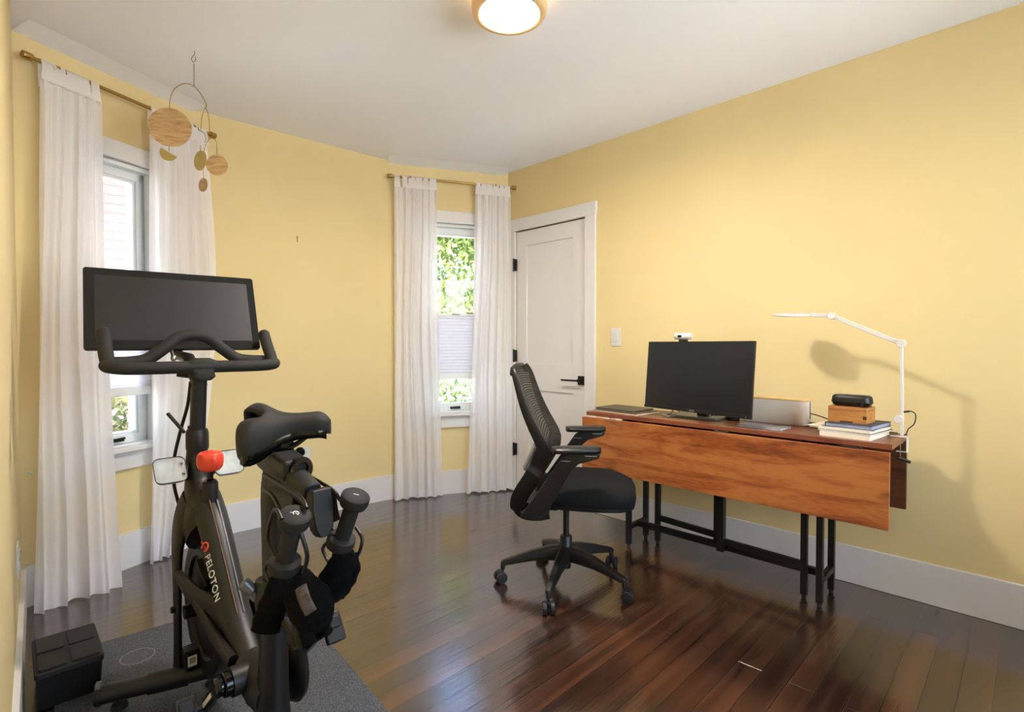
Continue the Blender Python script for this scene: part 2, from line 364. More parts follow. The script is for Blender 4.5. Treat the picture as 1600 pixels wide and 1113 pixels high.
def rrect(w, h, r, k=5):
    out = []
    for cx, cy, a0 in ((w / 2 - r, h / 2 - r, 0), (-w / 2 + r, h / 2 - r, PI / 2), (-w / 2 + r, -h / 2 + r, PI), (w / 2 - r, -h / 2 + r, 1.5 * PI)):
        for i in range(k + 1): a = a0 + PI / 2 * i / k; out.append((cx + r * math.cos(a), cy + r * math.sin(a)))
    return out
def thing(name, label, cat, loc=(0, 0, 0), rz=0, group=None):
    o = bpy.data.objects.new(name, None); C.objects.link(o); o.empty_display_size = 0.05
    o.location = loc; o.rotation_euler = (0, 0, rz); o['label'] = label; o['category'] = cat
    if group: o['group'] = group
    return o
def tag(o, label, cat, group=None, kind=None):
    o['label'] = label; o['category'] = cat
    if group: o['group'] = group
    if kind: o['kind'] = kind
    return o
def struct(o, label=None, cat=None):
    o['kind'] = 'structure'
    if label: o['label'] = label
    if cat: o['category'] = cat
    return o
def text(name, body, size, m, mat, parent, depth=0.0004, align='CENTER', sp=1.0):
    cu = bpy.data.curves.new(name, 'FONT'); cu.body = body; cu.size = size; cu.extrude = depth; cu.align_x = align; cu.align_y = 'CENTER'; cu.space_character = sp
    t = bpy.data.objects.new(name + '_tmp', cu); C.objects.link(t)
    bpy.context.view_layer.update()
    me = bpy.data.meshes.new_from_object(t.evaluated_get(bpy.context.evaluated_depsgraph_get()))
    bpy.data.objects.remove(t); me.transform(m)
    me.materials.clear(); me.materials.append(M[mat]); me.name = name
    o = bpy.data.objects.new(name, me); C.objects.link(o); o.parent = parent; return o
def frame(o, x, y):  # matrix from origin and two axes
    x = Vector(x).normalized(); y = Vector(y); y = (y - x * y.dot(x)).normalized(); z = x.cross(y)
    m = Matrix((x, y, z)).transposed().to_4x4(); m.translation = Vector(o); return m

# ================================================================== THE SETTING
CEIL = 2.50
A45 = -PI / 4
aX = Vector((0.70711, -0.70711, 0)); aN = Vector((0.70711, 0.70711, 0))   # along the right wall (towards us), into the right wall
def W3(X, Y, z=0): return aX * X + aN * Y + Vector((0, 0, z))
P0 = Vector((-2.125, 2.255, 0)); P1 = Vector((-1.83, 3.06, 0)); P2 = Vector((-0.91, 3.885, 0)); P3 = Vector((-0.03, 4.17, 0))
LD = Vector((0.67, -0.74, 0)).normalized()
RY = 2.927
# floor and ceiling: in the frame of the right wall
mb = MB(); mb.span((-3.5, -0.35, -0.08), (1.45, 3.1, 0)); fl = mb.done('floor', 'floor'); fl.rotation_euler = (0, 0, A45); struct(fl)
mb = MB(); mb.span((-3.5, -0.35, CEIL), (1.45, 3.1, CEIL + 0.12)); ce = mb.done('ceiling', 'ceil'); ce.rotation_euler = (0, 0, A45); struct(ce)
def left_n(d): return Vector((-d.y, d.x, 0))
def wallrun(name, path, zr, th=0.16, mat='wall', outs=1, smooth=0):
    """path: plan points of the room face; zr: list of (z0,z1) or per segment list"""
    mb = MB(); n = len(path)
    ds = [(path[i + 1] - path[i]).normalized() for i in range(n - 1)]
    def nn(i):
        a = ds[max(i - 1, 0)]; b = ds[min(i, n - 2)]; m = (left_n(a) + left_n(b)).normalized(); return m / max(0.3, m.dot(left_n(a)))
    nr = [nn(i) * outs for i in range(n)]
    zs = zr if isinstance(zr[0], list) else [zr] * (n - 1)
    for i in range(n - 1):
        for z0, z1 in zs[i]:
            q = [path[i], path[i + 1], path[i + 1] + nr[i + 1] * th, path[i] + nr[i] * th]
            vs = [(p.x, p.y, z) for z in (z0, z1) for p in q]
            mb._add(vs, [(3, 2, 1, 0), (4, 5, 6, 7), (0, 1, 5, 4), (1, 2, 6, 5), (2, 3, 7, 6), (3, 0, 4, 7)])
    return mb.done(name, mat, smooth=smooth)
def arc(a, v, b, t, k=7):
    d0 = (v - a).normalized(); d1 = (b - v).normalized(); p, q = v - d0 * t, v + d1 * t
    return [(p * (1 - u) ** 2 + v * 2 * u * (1 - u) + q * u * u) for u in [i / k for i in range(k + 1)]]
F1 = (P1 - P0).normalized(); F2 = (P3 - P2).normalized(); TB = 0.12
arc1 = arc(P0, P1, P2, TB); arc2 = arc(P1, P2, P3, TB)
def facet(name, p, d, L0, L1, s0, s1):
    return wallrun(name, [p + d * L0, p + d * s0, p + d * s1, p + d * L1], [[(0, CEIL)], [(0, 0.62), (2.07, CEIL)], [(0, CEIL)]])
WIN1 = 0.418; WIN2 = 0.505; HO1 = 0.198; HO2 = 0.255     # window centres along their wall, half openings
struct(facet('wall_front_left', P0, F1, -0.1, (P1 - P0).length - TB, WIN1 - HO1, WIN1 + HO1))
struct(facet('wall_front_right', P2, F2, TB, (P3 - P2).length + 0.12, WIN2 - HO2, WIN2 + HO2))
mid = arc1 + arc2
o = wallrun('wall_front', mid, [(0, CEIL)], smooth=40); struct(o)
# left wall (we stand close to it), back wall
LE = P0 + LD * 4.45
struct(wallrun('wall_left', [P0 - LD * 0.1, LE], [(0, CEIL)], outs=-1))
mb = MB(); mb.span((1.30, -0.3, 0), (1.44, 0.4, CEIL)); mb.span((1.30, 2.6, 0), (1.44, 3.1, CEIL)); mb.span((1.30, 0.4, 0), (1.44, 2.6, 0.7)); mb.span((1.30, 0.4, 2.3), (1.44, 2.6, CEIL)); o = mb.done('wall_back', 'wall'); o.rotation_euler = (0, 0, A45); struct(o)
# right wall with the doorway
DX0, DX1, DZ = -2.885, -2.200, 2.03
mb = MB(); mb.span((-3.12, RY, 0), (DX0, RY + 0.14, CEIL)); mb.span((DX1, RY, 0), (1.4, RY + 0.14, CEIL)); mb.span((DX0, RY, DZ), (DX1, RY + 0.14, CEIL))
o = mb.done('wall_right', 'wall'); o.rotation_euler = (0, 0, A45); struct(o)
# baseboards
BH = 0.18
def base(name, path, outs=-1):
    o = wallrun(name, path, [(0, BH)], th=0.015, mat='trim', outs=outs, smooth=0); struct(o); return o
base('baseboard_front', [P0 + F1 * 0.0] + mid + [P3 - F2 * 0.02])
base('baseboard_left', [P0 + LD * 0.01, P0 + LD * 2.4], outs=1)
mb = MB(); mb.span((-2.12, RY - 0.015, 0), (1.29, RY, BH)); o = mb.done('baseboard_right', 'trim', bevel=0.003); o.rotation_euler = (0, 0, A45); struct(o)
# shallow sloping strips of ceiling over the two window walls
def cove(name, p, d, s0, s1, w=0.12, drop=0.022):
    n = -left_n(d); mb = MB(); a = p + d * s0; b = p + d * s1
    mb._add([(a.x, a.y, CEIL - drop), (b.x, b.y, CEIL - drop), (b.x, b.y, CEIL + 0.01), (a.x, a.y, CEIL + 0.01),
             *[(q.x, q.y, CEIL - 0.0006) for q in (a + n * w, b + n * w * 0.9)], *[(q.x, q.y, CEIL + 0.01) for q in (b + n * w * 0.9, a + n * w)]],
            [(0, 1, 5, 4), (4, 5, 6, 7), (0, 4, 7, 3), (1, 2, 6, 5), (0, 3, 2, 1), (2, 3, 7, 6)])
    struct(mb.done(name, 'ceil'))
cove('trim_1', P0, F1, 0.0, 0.84); cove('trim_2', P2, F2, 0.0, 0.9)

# ------------------------------------------------------------------ windows
def window(name, p, d, sc, HO, label):
    rz = math.atan2(d.y, d.x); root = thing(name, label, 'window', p + d * sc, rz); root['kind'] = 'structure'
    # local: x along wall, +y outwards, -y into the room
    Z0, Z1 = 0.62, 2.07; h = HO
    mb = MB()
    mb.span((-h - 0.09, -0.018, Z0), (-h, 0.0, Z1)); mb.span((h, -0.018, Z0), (h + 0.09, 0.0, Z1))
    mb.span((-h - 0.10, -0.022, Z1), (h + 0.10, 0.0, Z1 + 0.09))
    mb.done('casing', 'trim', root, bevel=0.003)
    mb = MB(); mb.span((-h - 0.10, -0.022, 0.512), (h + 0.10, 0.0, 0.602)); mb.done('apron', 'trim', root, bevel=0.002)
    mb = MB(); mb.span((-h - 0.12, -0.055, 0.602), (h + 0.12, 0.03, 0.628)); mb.done('window_sill', 'trim', root, bevel=0.005)
    mb = MB()   # jamb liner
    mb.span((-h, 0.0, Z0), (-h + 0.03, 0.13, Z1)); mb.span((h - 0.03, 0.0, Z0), (h, 0.13, Z1)); mb.span((-h, 0.0, Z1 - 0.025), (h, 0.13, Z1)); mb.span((-h, 0.0, Z0 - 0.01), (h, 0.16, Z0 + 0.015))
    mb.done('window_jamb', 'vinyl', root, bevel=0.003)
    mb = MB(); hs = h - 0.03; zt = Z1 - 0.025; zb = Z0 + 0.015
    for y0, y1, e in ((0.055, 0.11, 0.0), (0.045, 0.055, 0.012)):
        mb.span((-hs, y0, zb), (-hs + 0.055 - e, y1, zt)); mb.span((hs - 0.055 + e, y0, zb), (hs, y1, zt))
        mb.span((-hs, y0, zt - 0.055 + e), (hs, y1, zt)); mb.span((-hs, y0, zb), (hs, y1, zb + 0.055 - e))
    mb.done('window_sash', 'vinyl', root, bevel=0.002)
    mb = MB(); mb.span((-hs + 0.05, 0.078, zb + 0.05), (hs - 0.05, 0.084, zt - 0.05)); mb.done('window_pane', 'glass', root)
    mb = MB(); mb.span((-0.04, 0.030, zb + 0.012), (0.04, 0.046, zb + 0.03)); mb.bar((-0.035, 0.024, zb + 0.026), (0.035, 0.02, zb + 0.03), 0.012, 0.01)
    mb.done('crank_handle', 'darksteel', root, bevel=0.002)
    return root
window('window_1', P0, F1, WIN1, HO1, 'tall narrow white window behind the exercise bike')
window('window_2', P2, F2, WIN2, HO2, 'tall narrow white window next to the white door')
def shade(p, d, sc, HO, label):
    rz = math.atan2(d.y, d.x); root = thing('cellular_shade', label, 'window shade', p + d * sc, rz, 'cellular shades in the windows')
    w = HO - 0.035; z0, z1 = 0.925, 1.365; n = 18; mb = MB(); prof = []
    for i in range(n):
        a = z1 - (z1 - z0) * i / n; b = z1 - (z1 - z0) * (i + 0.5) / n; prof += [(0.012, a), (0.006, b)]
    prof.append((0.012, z0)); back = [(0.034 - y, z) for y, z in reversed(prof)]
    pr = prof + back; mb.rings([[Vector((x, y, z)) for y, z in pr] for x in (-w, w)]); mb.done('pleated_fabric', 'cell', root)
    mb = MB(); mb.span((-w, 0.004, 0.88), (w, 0.032, 0.925)); mb.done('bottom_rail', 'greyplastic' if False else 'vinyl', root, bevel=0.003)
    mb = MB(); mb.span((-w, 0.004, 1.365), (w, 0.032, 1.385)); mb.done('top_rail', 'vinyl', root, bevel=0.003)
    mb = MB(); mb.span((-0.03, -0.004, 1.375), (0.03, 0.006, 1.385)); mb.done('pull_tab', 'greyplastic', root, bevel=0.002)
    return root
shade(P0, F1, WIN1, HO1, 'white pleated shade hanging low in the window behind the exercise bike')
shade(P2, F2, WIN2, HO2, 'white pleated shade halfway down the window next to the door')

w3 = thing('added_fill_window', 'unseen wide white window added behind the camera for fill daylight', 'window', (0, 0, 0), A45); w3['kind'] = 'structure'  # unseen window, added to fill walls and ceiling with daylight
mb = MB(); mb.span((1.28, 0.31, 0.62), (1.30, 0.4, 2.39)); mb.span((1.28, 2.6, 0.62), (1.30, 2.69, 2.39)); mb.span((1.28, 0.4, 2.3), (1.30, 2.6, 2.39)); mb.span((1.26, 0.3, 0.66), (1.30, 2.7, 0.7)); mb.done('casing', 'trim', w3)
mb = MB()
for y in (0.4, 1.11, 1.83, 2.54): mb.span((1.35, y, 0.7), (1.40, y + 0.06, 2.3))
mb.span((1.35, 0.4, 0.7), (1.40, 2.6, 0.76)); mb.span((1.35, 0.4, 2.24), (1.40, 2.6, 2.3)); mb.done('window_sash', 'vinyl', w3)
for y in (0.46, 1.17, 1.89):
    mb = MB(); mb.span((1.372, y, 0.76), (1.376, y + 0.66, 2.24)); mb.done('window_pane', 'glass', w3)

# ------------------------------------------------------------------ doors
d3 = thing('door_1', 'white two panel door with black lever handle at the corner of the room', 'door', (0, 0, 0), A45); d3['kind'] = 'structure'
mb = MB()
mb.span((DX1 - 0.005, RY - 0.018, 0), (DX1 + 0.082, RY, DZ)); mb.span((DX0 - 0.07, RY - 0.018, 0), (DX0 + 0.005, RY, DZ)); mb.span((DX0 - 0.075, RY - 0.022, DZ - 0.005), (DX1 + 0.09, RY, DZ + 0.085))
mb.done('casing', 'trim', d3, bevel=0.003)
mb = MB(); y0, y1 = RY + 0.006, RY + 0.046; x0, x1 = DX0 + 0.006, DX1 - 0.008; zt = DZ - 0.012
px0, px1 = -2.775, -2.325
mb.span((x0, y0, 0.012), (px0, y1, zt)); mb.span((px1, y0, 0.012), (x1, y1, zt))
mb.span((px0, y0, 1.905), (px1, y1, zt)); mb.span((px0, y0, 0.80), (px1, y1, 1.0)); mb.span((px0, y0, 0.012), (px1, y1, 0.26))
mb.span((px0, y0 + 0.010, 0.2), (px1, y1, 1.95))
mb.span((x0 + 0.02, y1, 0.0), (x1 - 0.02, y1 + 0.02, zt - 0.02)); mb.done('door_leaf', 'door', d3)
mb = MB(); mb.span((DX0, RY + 0.07, 0.0), (DX1, RY + 0.14, DZ)); mb.done('light_block_panel', 'trim', d3)  # unseen panel added across the doorway to block light leaking round the door
mb = MB(); mb.box((-2.243, RY + 0.002, 0.895), (0.062, 0.008, 0.062)); mb.cyl((-2.243, RY, 0.895), (-2.243, RY - 0.045, 0.895), 0.011); mb.span((-2.385, RY - 0.055, 0.889), (-2.232, RY - 0.043, 0.902))
mb.done('lever_handle', 'black', d3, bevel=0.0015)
for z in (1.765, 1.06, 0.33):
    mb = MB(); mb.cyl((DX0 + 0.0, RY - 0.024, z - 0.05), (DX0 + 0.0, RY - 0.024, z + 0.05), 0.007); mb.span((DX0 - 0.002, RY - 0.021, z - 0.045), (DX0 + 0.018, RY - 0.002, z + 0.045)); mb.done('hinge', 'black', d3)
# ------------------------------------------------------------------ outside
mb = MB(); mb.span((-30, -30, -1.1), (30, 40, -1.0)); 
o = mb.done('ground', 'bounce_ground'); struct(o)  # spread behind the room to bounce sunlight in through the added window
def foliage(name, blobs, nleaf, size, mat, parent):
    mb = MB()
    for k in range(nleaf):
        c, r = random.choice(blobs); v = Vector((random.gauss(0, 1), random.gauss(0, 1), random.gauss(0, 1))).normalized() * (random.random() ** 0.4)
        p = Vector(c) + Vector((v.x * r[0], v.y * r[1], v.z * r[2])); s = size * random.uniform(0.6, 1.3)
        a = Vector((random.gauss(0, 1), random.gauss(0, 1), random.gauss(0, 1))).normalized(); b = a.orthogonal().normalized()
        mb._add([p - a * s, p + b * s * 0.45, p + a * s, p - b * s * 0.45], [(0, 1, 2, 3)])
    return mb.done(name, mat, parent)
t = thing('tree', 'leafy bright green tree outside the window next to the door', 'tree', (-1.6, 10.2, -1.0))
foliage('foliage', [((0, 0, 3.2), (2.4, 1.3, 1.7)), ((0.9, -0.3, 4.6), (1.3, 0.9, 1.0)), ((-1.2, 0.2, 4.3), (1.2, 0.9, 0.9)), ((0.2, 0.1, 2.4), (2.2, 1.2, 0.9))], 16000, 0.085, 'leaf1', t)
mb = MB(); mb.tube([(0, 0, 0), (0.05, 0, 1.6), (-0.1, 0.1, 3.2), (0.1, 0, 4.4)], [0.16, 0.13, 0.09, 0.04]); mb.tube([(0, 0, 1.6), (0.8, 0, 2.8), (1.2, -0.2, 4.0)], [0.08, 0.06, 0.03]); mb.done('trunk', 'bark', t, smooth=60)
t = thing('hedge', 'clipped green hedge outside, low in the window next to the door', 'hedge', (-1.2, 8.6, -1.0))
foliage('foliage', [((x, 0, 0.9), (0.75, 0.5, 0.95)) for x in (-2, -1.2, -0.4, 0.4, 1.2)], 9000, 0.05, 'leaf2', t)
t = thing('shrub', 'flowering shrub outside, low in the window behind the exercise bike', 'shrub', (-4.0, 5.1, -1.0))
foliage('foliage', [((x, y, 1.0), (0.7, 0.5, 0.85)) for x, y in ((-0.8, -.3), (0, 0), (0.8, 0.3), (0.3, 0.9))], 9000, 0.045, 'leaf3', t)
hs = thing('house', 'neighbouring house with pale pink clapboard siding outside the left window', 'house', (-6.9, 7.65, -1.0), math.radians(38))
mb = MB(); nb = 40
for i in range(nb):
    z = i * 0.14; mb._add([(-3.5, 0, z), (3.5, 0, z), (3.5, -0.005, z), (-3.5, -0.005, z), (-3.5, 0, z + 0.14), (3.5, 0, z + 0.14)], [(0, 1, 2, 3), (3, 2, 5, 4), (0, 4, 5, 1), (0, 3, 4), (1, 5, 2)])
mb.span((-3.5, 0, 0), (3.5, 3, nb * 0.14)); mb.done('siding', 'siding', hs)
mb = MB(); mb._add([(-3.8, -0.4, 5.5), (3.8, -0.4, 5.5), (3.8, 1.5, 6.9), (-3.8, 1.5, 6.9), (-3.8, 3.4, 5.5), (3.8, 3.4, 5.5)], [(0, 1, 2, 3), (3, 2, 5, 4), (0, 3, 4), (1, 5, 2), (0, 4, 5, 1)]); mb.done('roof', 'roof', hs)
car = thing('car', 'pale grey parked car seen low through the window next to the door', 'car', (0.35, 6.9, -1.0), math.radians(8))
mb = MB()
for half, prof in ((0.85, [(-2.1, 0.35), (-2.15, 0.7), (-1.9, 0.92), (1.3, 0.95), (2.0, 0.82), (2.15, 0.55), (2.1, 0.3)]),):
    mb.rings([[Vector((x, y, z)) for x, z in prof] for y in (-half, -half * 0.98, half * 0.98, half)])
cab = [(-1.55, 0.9), (-1.2, 1.22), (-0.75, 1.38), (-0.1, 1.43), (0.5, 1.36), (0.95, 1.16), (1.35, 0.93)]
mb.rings([[Vector((x, y * (1 - 0.35 * (z - 0.9)), z)) for x, z in cab] for y in (-0.78, 0.78)])
mb.done('car_body', 'carpaint', car, bevel=0.05, bseg=3)
for sx in (-1.3, 1.3):
    for sy in (-0.75, 0.75):
        mb = MB(); mb.lathe([(0.0, -0.1), (0.3, -0.1), (0.33, -0.05), (0.33, 0.05), (0.3, 0.1), (0.0, 0.1)], (sx, sy, 0.33), (0, 1, 0)); mb.done('wheel', 'black', car, smooth=40)

# ------------------------------------------------------------------ curtains and rods
def rod(p, d, s0, s1, z, label, br):
    n = -left_n(d); q0 = p + d * s0 + n * 0.075; q1 = p + d * s1 + n * 0.075
    t = thing('curtain_rod', label, 'curtain rod', (q0 + q1) / 2 + Vector((0, 0, z)), math.atan2(d.y, d.x), 'brass curtain rods'); L = (q1 - q0).length / 2
    mb = MB(); mb.cyl((-L, 0, 0), (L, 0, 0), 0.0085); mb.done('rod', 'brass', t, smooth=40)
    for sg in (-1, 1):
        mb = MB(); mb.lathe([(0, 0), (0.015, 0.001), (0.016, 0.003), (0.016, 0.033), (0.0145, 0.036), (0, 0.036)], (sg * (L - 0.01), 0, 0), (sg, 0, 0)); mb.done('finial', 'brass', t, smooth=40)
    for s in br:
        x = s - (s0 + s1) / 2; mb = MB(); mb.lathe([(0.0105, -0.008), (0.0125, -0.007), (0.0125, 0.007), (0.0105, 0.008)], (x, 0, 0), (1, 0, 0)); mb.cyl((x, 0.008, 0), (x, 0.072, -0.004), 0.006); mb.lathe([(0, 0), (0.02, 0), (0.02, 0.005), (0.012, 0.009), (0, 0.009)], (x, 0.0745, -0.004), (0, -1, 0)); mb.done('bracket', 'brass', t, smooth=40)
    return t
RZ = 2.365
rod(P0, F1, 0.023, 0.897, RZ, 'brass curtain rod above the left window, passing behind the mobile', (0.125, 0.785))
rod(P2, F2, 0.013, 0.937, RZ, 'brass curtain rod above the window next to the door', (0.15, 0.80))
def curtain(p, d, t0, t1, b0, b1, label, folds, seed, amp=0.022, zb=0.012, flare=0.0, off=0.075, lean=0.0):
    """t0..t1 along the rod, b0..b1 along the hem"""
    rnd = random.Random(seed); n = -left_n(d); ph = [rnd.uniform(-0.35, 0.35) for _ in range(folds * 2 + 3)]; ax = [rnd.uniform(0.6, 1.3) for _ in range(folds * 2 + 3)]
    wob = [rnd.uniform(0, 6) for _ in range(4)]
    org = p + d * ((t0 + t1) / 2) + n * off; rz = math.atan2(d.y, d.x)
    c = (t0 + t1) / 2; ZT = RZ - 0.075
    def fn(u, v):
        z = ZT + (zb - ZT) * v; e = v ** 1.3
        s = (t0 + (t1 - t0) * u) * (1 - e) + (b0 + (b1 - b0) * u) * e
        uu = u + 0.035 * math.sin(PI * u) * math.sin(2.2 * v * PI + wob[0]) + 0.012 * math.sin(7 * v + wob[1] + 5 * u)
        x = uu * folds; i = int(max(0, min(folds * 2, x * 2))); f = math.sin(2 * PI * x + ph[min(int(x), len(ph) - 1)] * 0)
        am = amp * (0.55 + 0.75 * v) * (0.75 + 0.35 * math.sin(3.1 * x + wob[2]))
        y = -(f * am + 0.007 * math.sin(2 * PI * x * 2.3 + wob[3] + 2 * v)) - 0.012 * v - lean * v * v * (0.25 + 0.75 * u)
        s2 = s + 0.35 * am * math.cos(2 * PI * x) + flare * math.sin(v * PI) * u
        hem = 0.004 * math.sin(9 * u + seed) if v == 1 else 0
        return Vector((s2 - c, y, z + hem))
    mb = MB(); mb.grid(fn, folds * 14, 60)
    # header tabs over the rod
    nt_ = folds + 1
    for k in range(nt_):
        u = (k + 0.5) / nt_; s = (t0 + (t1 - t0) * u) - c + rnd.uniform(-0.004, 0.004); w = (t1 - t0) / nt_ * rnd.choice((0.40, 0.52, 0.53))
        prof = [(-0.018, ZT - 0.004), (-0.017, ZT + 0.035), (-0.013, RZ - 0.01), (-0.0115, RZ), (-0.008, RZ + 0.009), (0.0, RZ + 0.0125), (0.008, RZ + 0.009), (0.0115, RZ), (0.013, RZ - 0.01), (0.014, ZT + 0.03), (0.012, ZT - 0.03)]
        pp = [Vector((0, y, z)) for y, z in prof]
        for j in range(len(pp) - 1):
            wa = w * (1.15 if j == 0 else 0.9); wb = w * 0.9
            a, b = pp[j], pp[j + 1]; mb._add([(s - wa, a.y, a.z), (s + wa, a.y, a.z), (s + wb, b.y, b.z), (s - wb, b.y, b.z)], [(0, 1, 2, 3)])
    o = mb.done('curtain', 'sheer', smooth=70); o.location = org; o.rotation_euler = (0, 0, rz)
    # hem band
    hb = MB(); hb.grid(lambda u, v: fn(u, 1 - 0.045 * v) + Vector((0, -0.0018, 0)), folds * 14, 2)
    h = hb.done('hem', 'sheer', o, smooth=70)
    return tag(o, label, 'curtain', 'white sheer curtains')
curtain(P0, F1, 0.055, 0.297, -0.030, 0.270, 'white sheer curtain panel nearest the left edge, beside the crate', 4, 3, amp=0.024, zb=0.005, lean=0.12)
curtain(P0, F1, 0.534, 0.860, 0.488, 0.700, 'white sheer curtain panel hanging behind the bike handlebar and mobile', 5, 11, amp=0.024, flare=0.10)
curtain(P2, F2, 0.032, 0.338, 0.022, 0.372, 'white sheer curtain panel on the wall side of the window next to the door', 5, 23)
curtain(P2, F2, 0.638, 0.915, 0.560, 0.925, 'white sheer curtain panel right beside the door hinges', 5, 31)

# ------------------------------------------------------------------ wall fittings
def outlet(loc, rz, label, kind):
    t = thing('light_switch' if kind == 's' else 'wall_outlet', label, 'switch' if kind == 's' else 'outlet', loc, rz)
    mb = MB(); mb.prism(rrect(0.074, 0.118, 0.006), 0.006, frame((0, -0.003, 0), (1, 0, 0), (0, 0, 1))); mb.done('cover_plate', 'white', t, bevel=0.0015)
    if kind == 's':
        mb = MB(); mb.box((0, -0.008, 0), (0.032, 0.008, 0.064), (math.radians(4), 0, 0)); mb.done('rocker', 'white', t, bevel=0.002)
    else:
        for z in (0.022, -0.022):
            mb = MB(); mb.prism(rrect(0.032, 0.028, 0.009), 0.004, frame((0, -0.007, z), (1, 0, 0), (0, 0, 1))); so_ = mb.done('socket', 'white', t)
            mb = MB(); mb.box((-0.006, -0.0092, z + 0.003), (0.002, 0.001, 0.008)); mb.box((0.006, -0.0092, z + 0.003), (0.002, 0.001, 0.008)); mb.cyl((0, -0.0095, z - 0.008), (0, -0.0088, z - 0.008), 0.0022, seg=10); mb.done('socket_slots', 'black', so_)
    return t
outlet(W3(-1.958, RY, 1.195), A45, 'white rocker light switch between the door and the monitor', 's')
dm = (P2 - P1).normalized()
outlet(P1 + dm * 0.61 + Vector((0, 0, 0.405)), math.atan2(dm.y, dm.x), 'white wall outlet low on the wall behind the bike saddle', 'o')
outlet(P0 + LD * 0.62 + Vector((0, 0, 0.40)), math.atan2(LD.y, LD.x) + PI, 'white wall outlet on the left wall at the picture edge', 'o')
pp = P1 + dm * 0.572; mb = MB(); mt_ = frame((0, 0, 0), (dm.x, dm.y, 0), (0, 0, 1)); nI = Vector((dm.y, -dm.x, 0))
mb.tube([nI * 0.001 + Vector((0, 0, 0.018)), nI * 0.006 + Vector((0, 0, 0.016)), nI * 0.006 + Vector((0, 0, 0.004)), nI * 0.003 + Vector((0, 0, -0.004)), nI * 0.007 + Vector((0.001, 0, -0.014)), nI * 0.012 + Vector((0, 0, -0.012))], [0.004, 0.0045, 0.003, 0.0022, 0.0042, 0.003], 10)
o = mb.done('wall_hook', 'brass', smooth=60); o.location = pp + Vector((0, 0, 1.833)); tag(o, 'tiny brass hook on the bare wall between the two windows', 'hook')
pp = atplane(46, 740, P0, F1); mb = MB(); nI = Vector((F1.y, -F1.x, 0)); mb.box((0, 0, 0), (0.016, 0.006, 0.016), (0, 0, math.atan2(F1.y, F1.x))); mb.tube([nI * 0.002, nI * 0.016, nI * 0.018 + Vector((0, 0, 0.012))], 0.003, 8)
o = mb.done('curtain_tieback_hook', 'white', bevel=0.001); o.location = pp + nI * 0.003; tag(o, 'small white hook on the wall beside the leftmost curtain', 'hook')

# ------------------------------------------------------------------ ceiling lamp
t = thing('ceiling_light', 'round flush ceiling light with a warm bronze rim', 'ceiling lamp', (-0.01, 2.025, CEIL))
mb = MB(); mb.lathe([(0.11, -0.016), (0.134, -0.018), (0.143, -0.028), (0.144, -0.075), (0.142, -0.090), (0.136, -0.099), (0.120, -0.103), (0.1115, -0.099), (0.1115, -0.088), (0.128, -0.07), (0.132, -0.045), (0.125, -0.024), (0.11, -0.022)], seg=64); mb.done('lamp_rim', 'lamprim', t, smooth=50)
mb = MB(); mb.lathe([(0.0, -0.03), (0.09, -0.03), (0.1085, -0.05), (0.1095, -0.0935), (0.10, -0.0955), (0.04, -0.0965), (0.0, -0.0968)], seg=64); mb.done('diffuser', 'lampglow', t, smooth=50)
mb = MB(); mb.lathe([(0.0, 0.0), (0.122, 0.0), (0.126, -0.004), (0.126, -0.016), (0.10, -0.0165), (0.0, -0.0165)], seg=64); mb.done('backlight_ring', 'backglow', t, smooth=50)

# ------------------------------------------------------------------ drop leaf table (in the frame of the right wall: X along it, Y into it)
TB_ = thing('drop_leaf_table', 'long wooden drop leaf table with black steel gate legs against the wall', 'table', (0, 0, 0), A45)
TZ = 0.758; TX0, TX1 = -1.845, -0.388; TY0, TY1 = 2.455, 2.800
mb = MB(); mb.span((TX0, TY0, TZ - 0.022), (TX1, TY1, TZ)); mb.done('tabletop', 'walnut', TB_, bevel=0.002)
mb = MB(); mb.span((TX0 - 0.012, TY0 - 0.024, 0.428), (TX1 - 0.004, TY0 - 0.003, 0.729)); mb.done('front_leaf', 'acacia', TB_, bevel=0.002)
mb = MB(); mb.span((TX0, TY1 + 0.004, 0.428), (TX1 - 0.004, TY1 + 0.026, 0.745)); mb.done('back_leaf', 'walnutdark', TB_, bevel=0.002)
for x in (-1.79, -1.70, -1.62):
    mb = MB(); mb.span((x - 0.014, TY0 - 0.012, 0.7295), (x + 0.014, TY0 + 0.02, 0.7355)); mb.done('spacer', 'white', TB_)
for x in (-1.05, -0.52):
    mb = MB(); mb.span((x - 0.035, TY0 - 0.010, 0.7295), (x + 0.035, TY0 + 0.03, 0.7355)); mb.cyl((x - 0.035, TY0 - 0.008, 0.7325), (x + 0.035, TY0 - 0.008, 0.7325), 0.003, seg=10); mb.done('hinge', 'darksteel', TB_)
PW = 0.026
def post(x, y, z1=TZ - 0.022, w=PW):
    mb = MB(); mb.span((x - w / 2, y - w / 2, 0.018), (x + w / 2, y + w / 2, z1)); l = mb.done('leg', 'darksteel', TB_, bevel=0.0015)
    mb = MB(); mb.lathe([(0, 0), (0.009, 0), (0.010, 0.004), (0.010, 0.012), (0.006, 0.018), (0, 0.018)], (x, y, 0)); mb.done('levelling_foot', 'black', l)
YF, YB = 2.552, 2.735
for x in (-1.618, -0.655):
    post(x, YF); post(x, YB)
post(-0.728, 2.590); post(-1.527, 2.712)
mb = MB(); mb.bar((-1.618, YF, 0.115), (-1.618, YB, 0.115), 0.025, 0.025); mb.bar((-0.655, YF, 0.115), (-0.655, YB, 0.115), 0.025, 0.025)
mb.bar((-1.618, 2.645, 0.115), (-0.655, 2.645, 0.115), 0.025, 0.032)
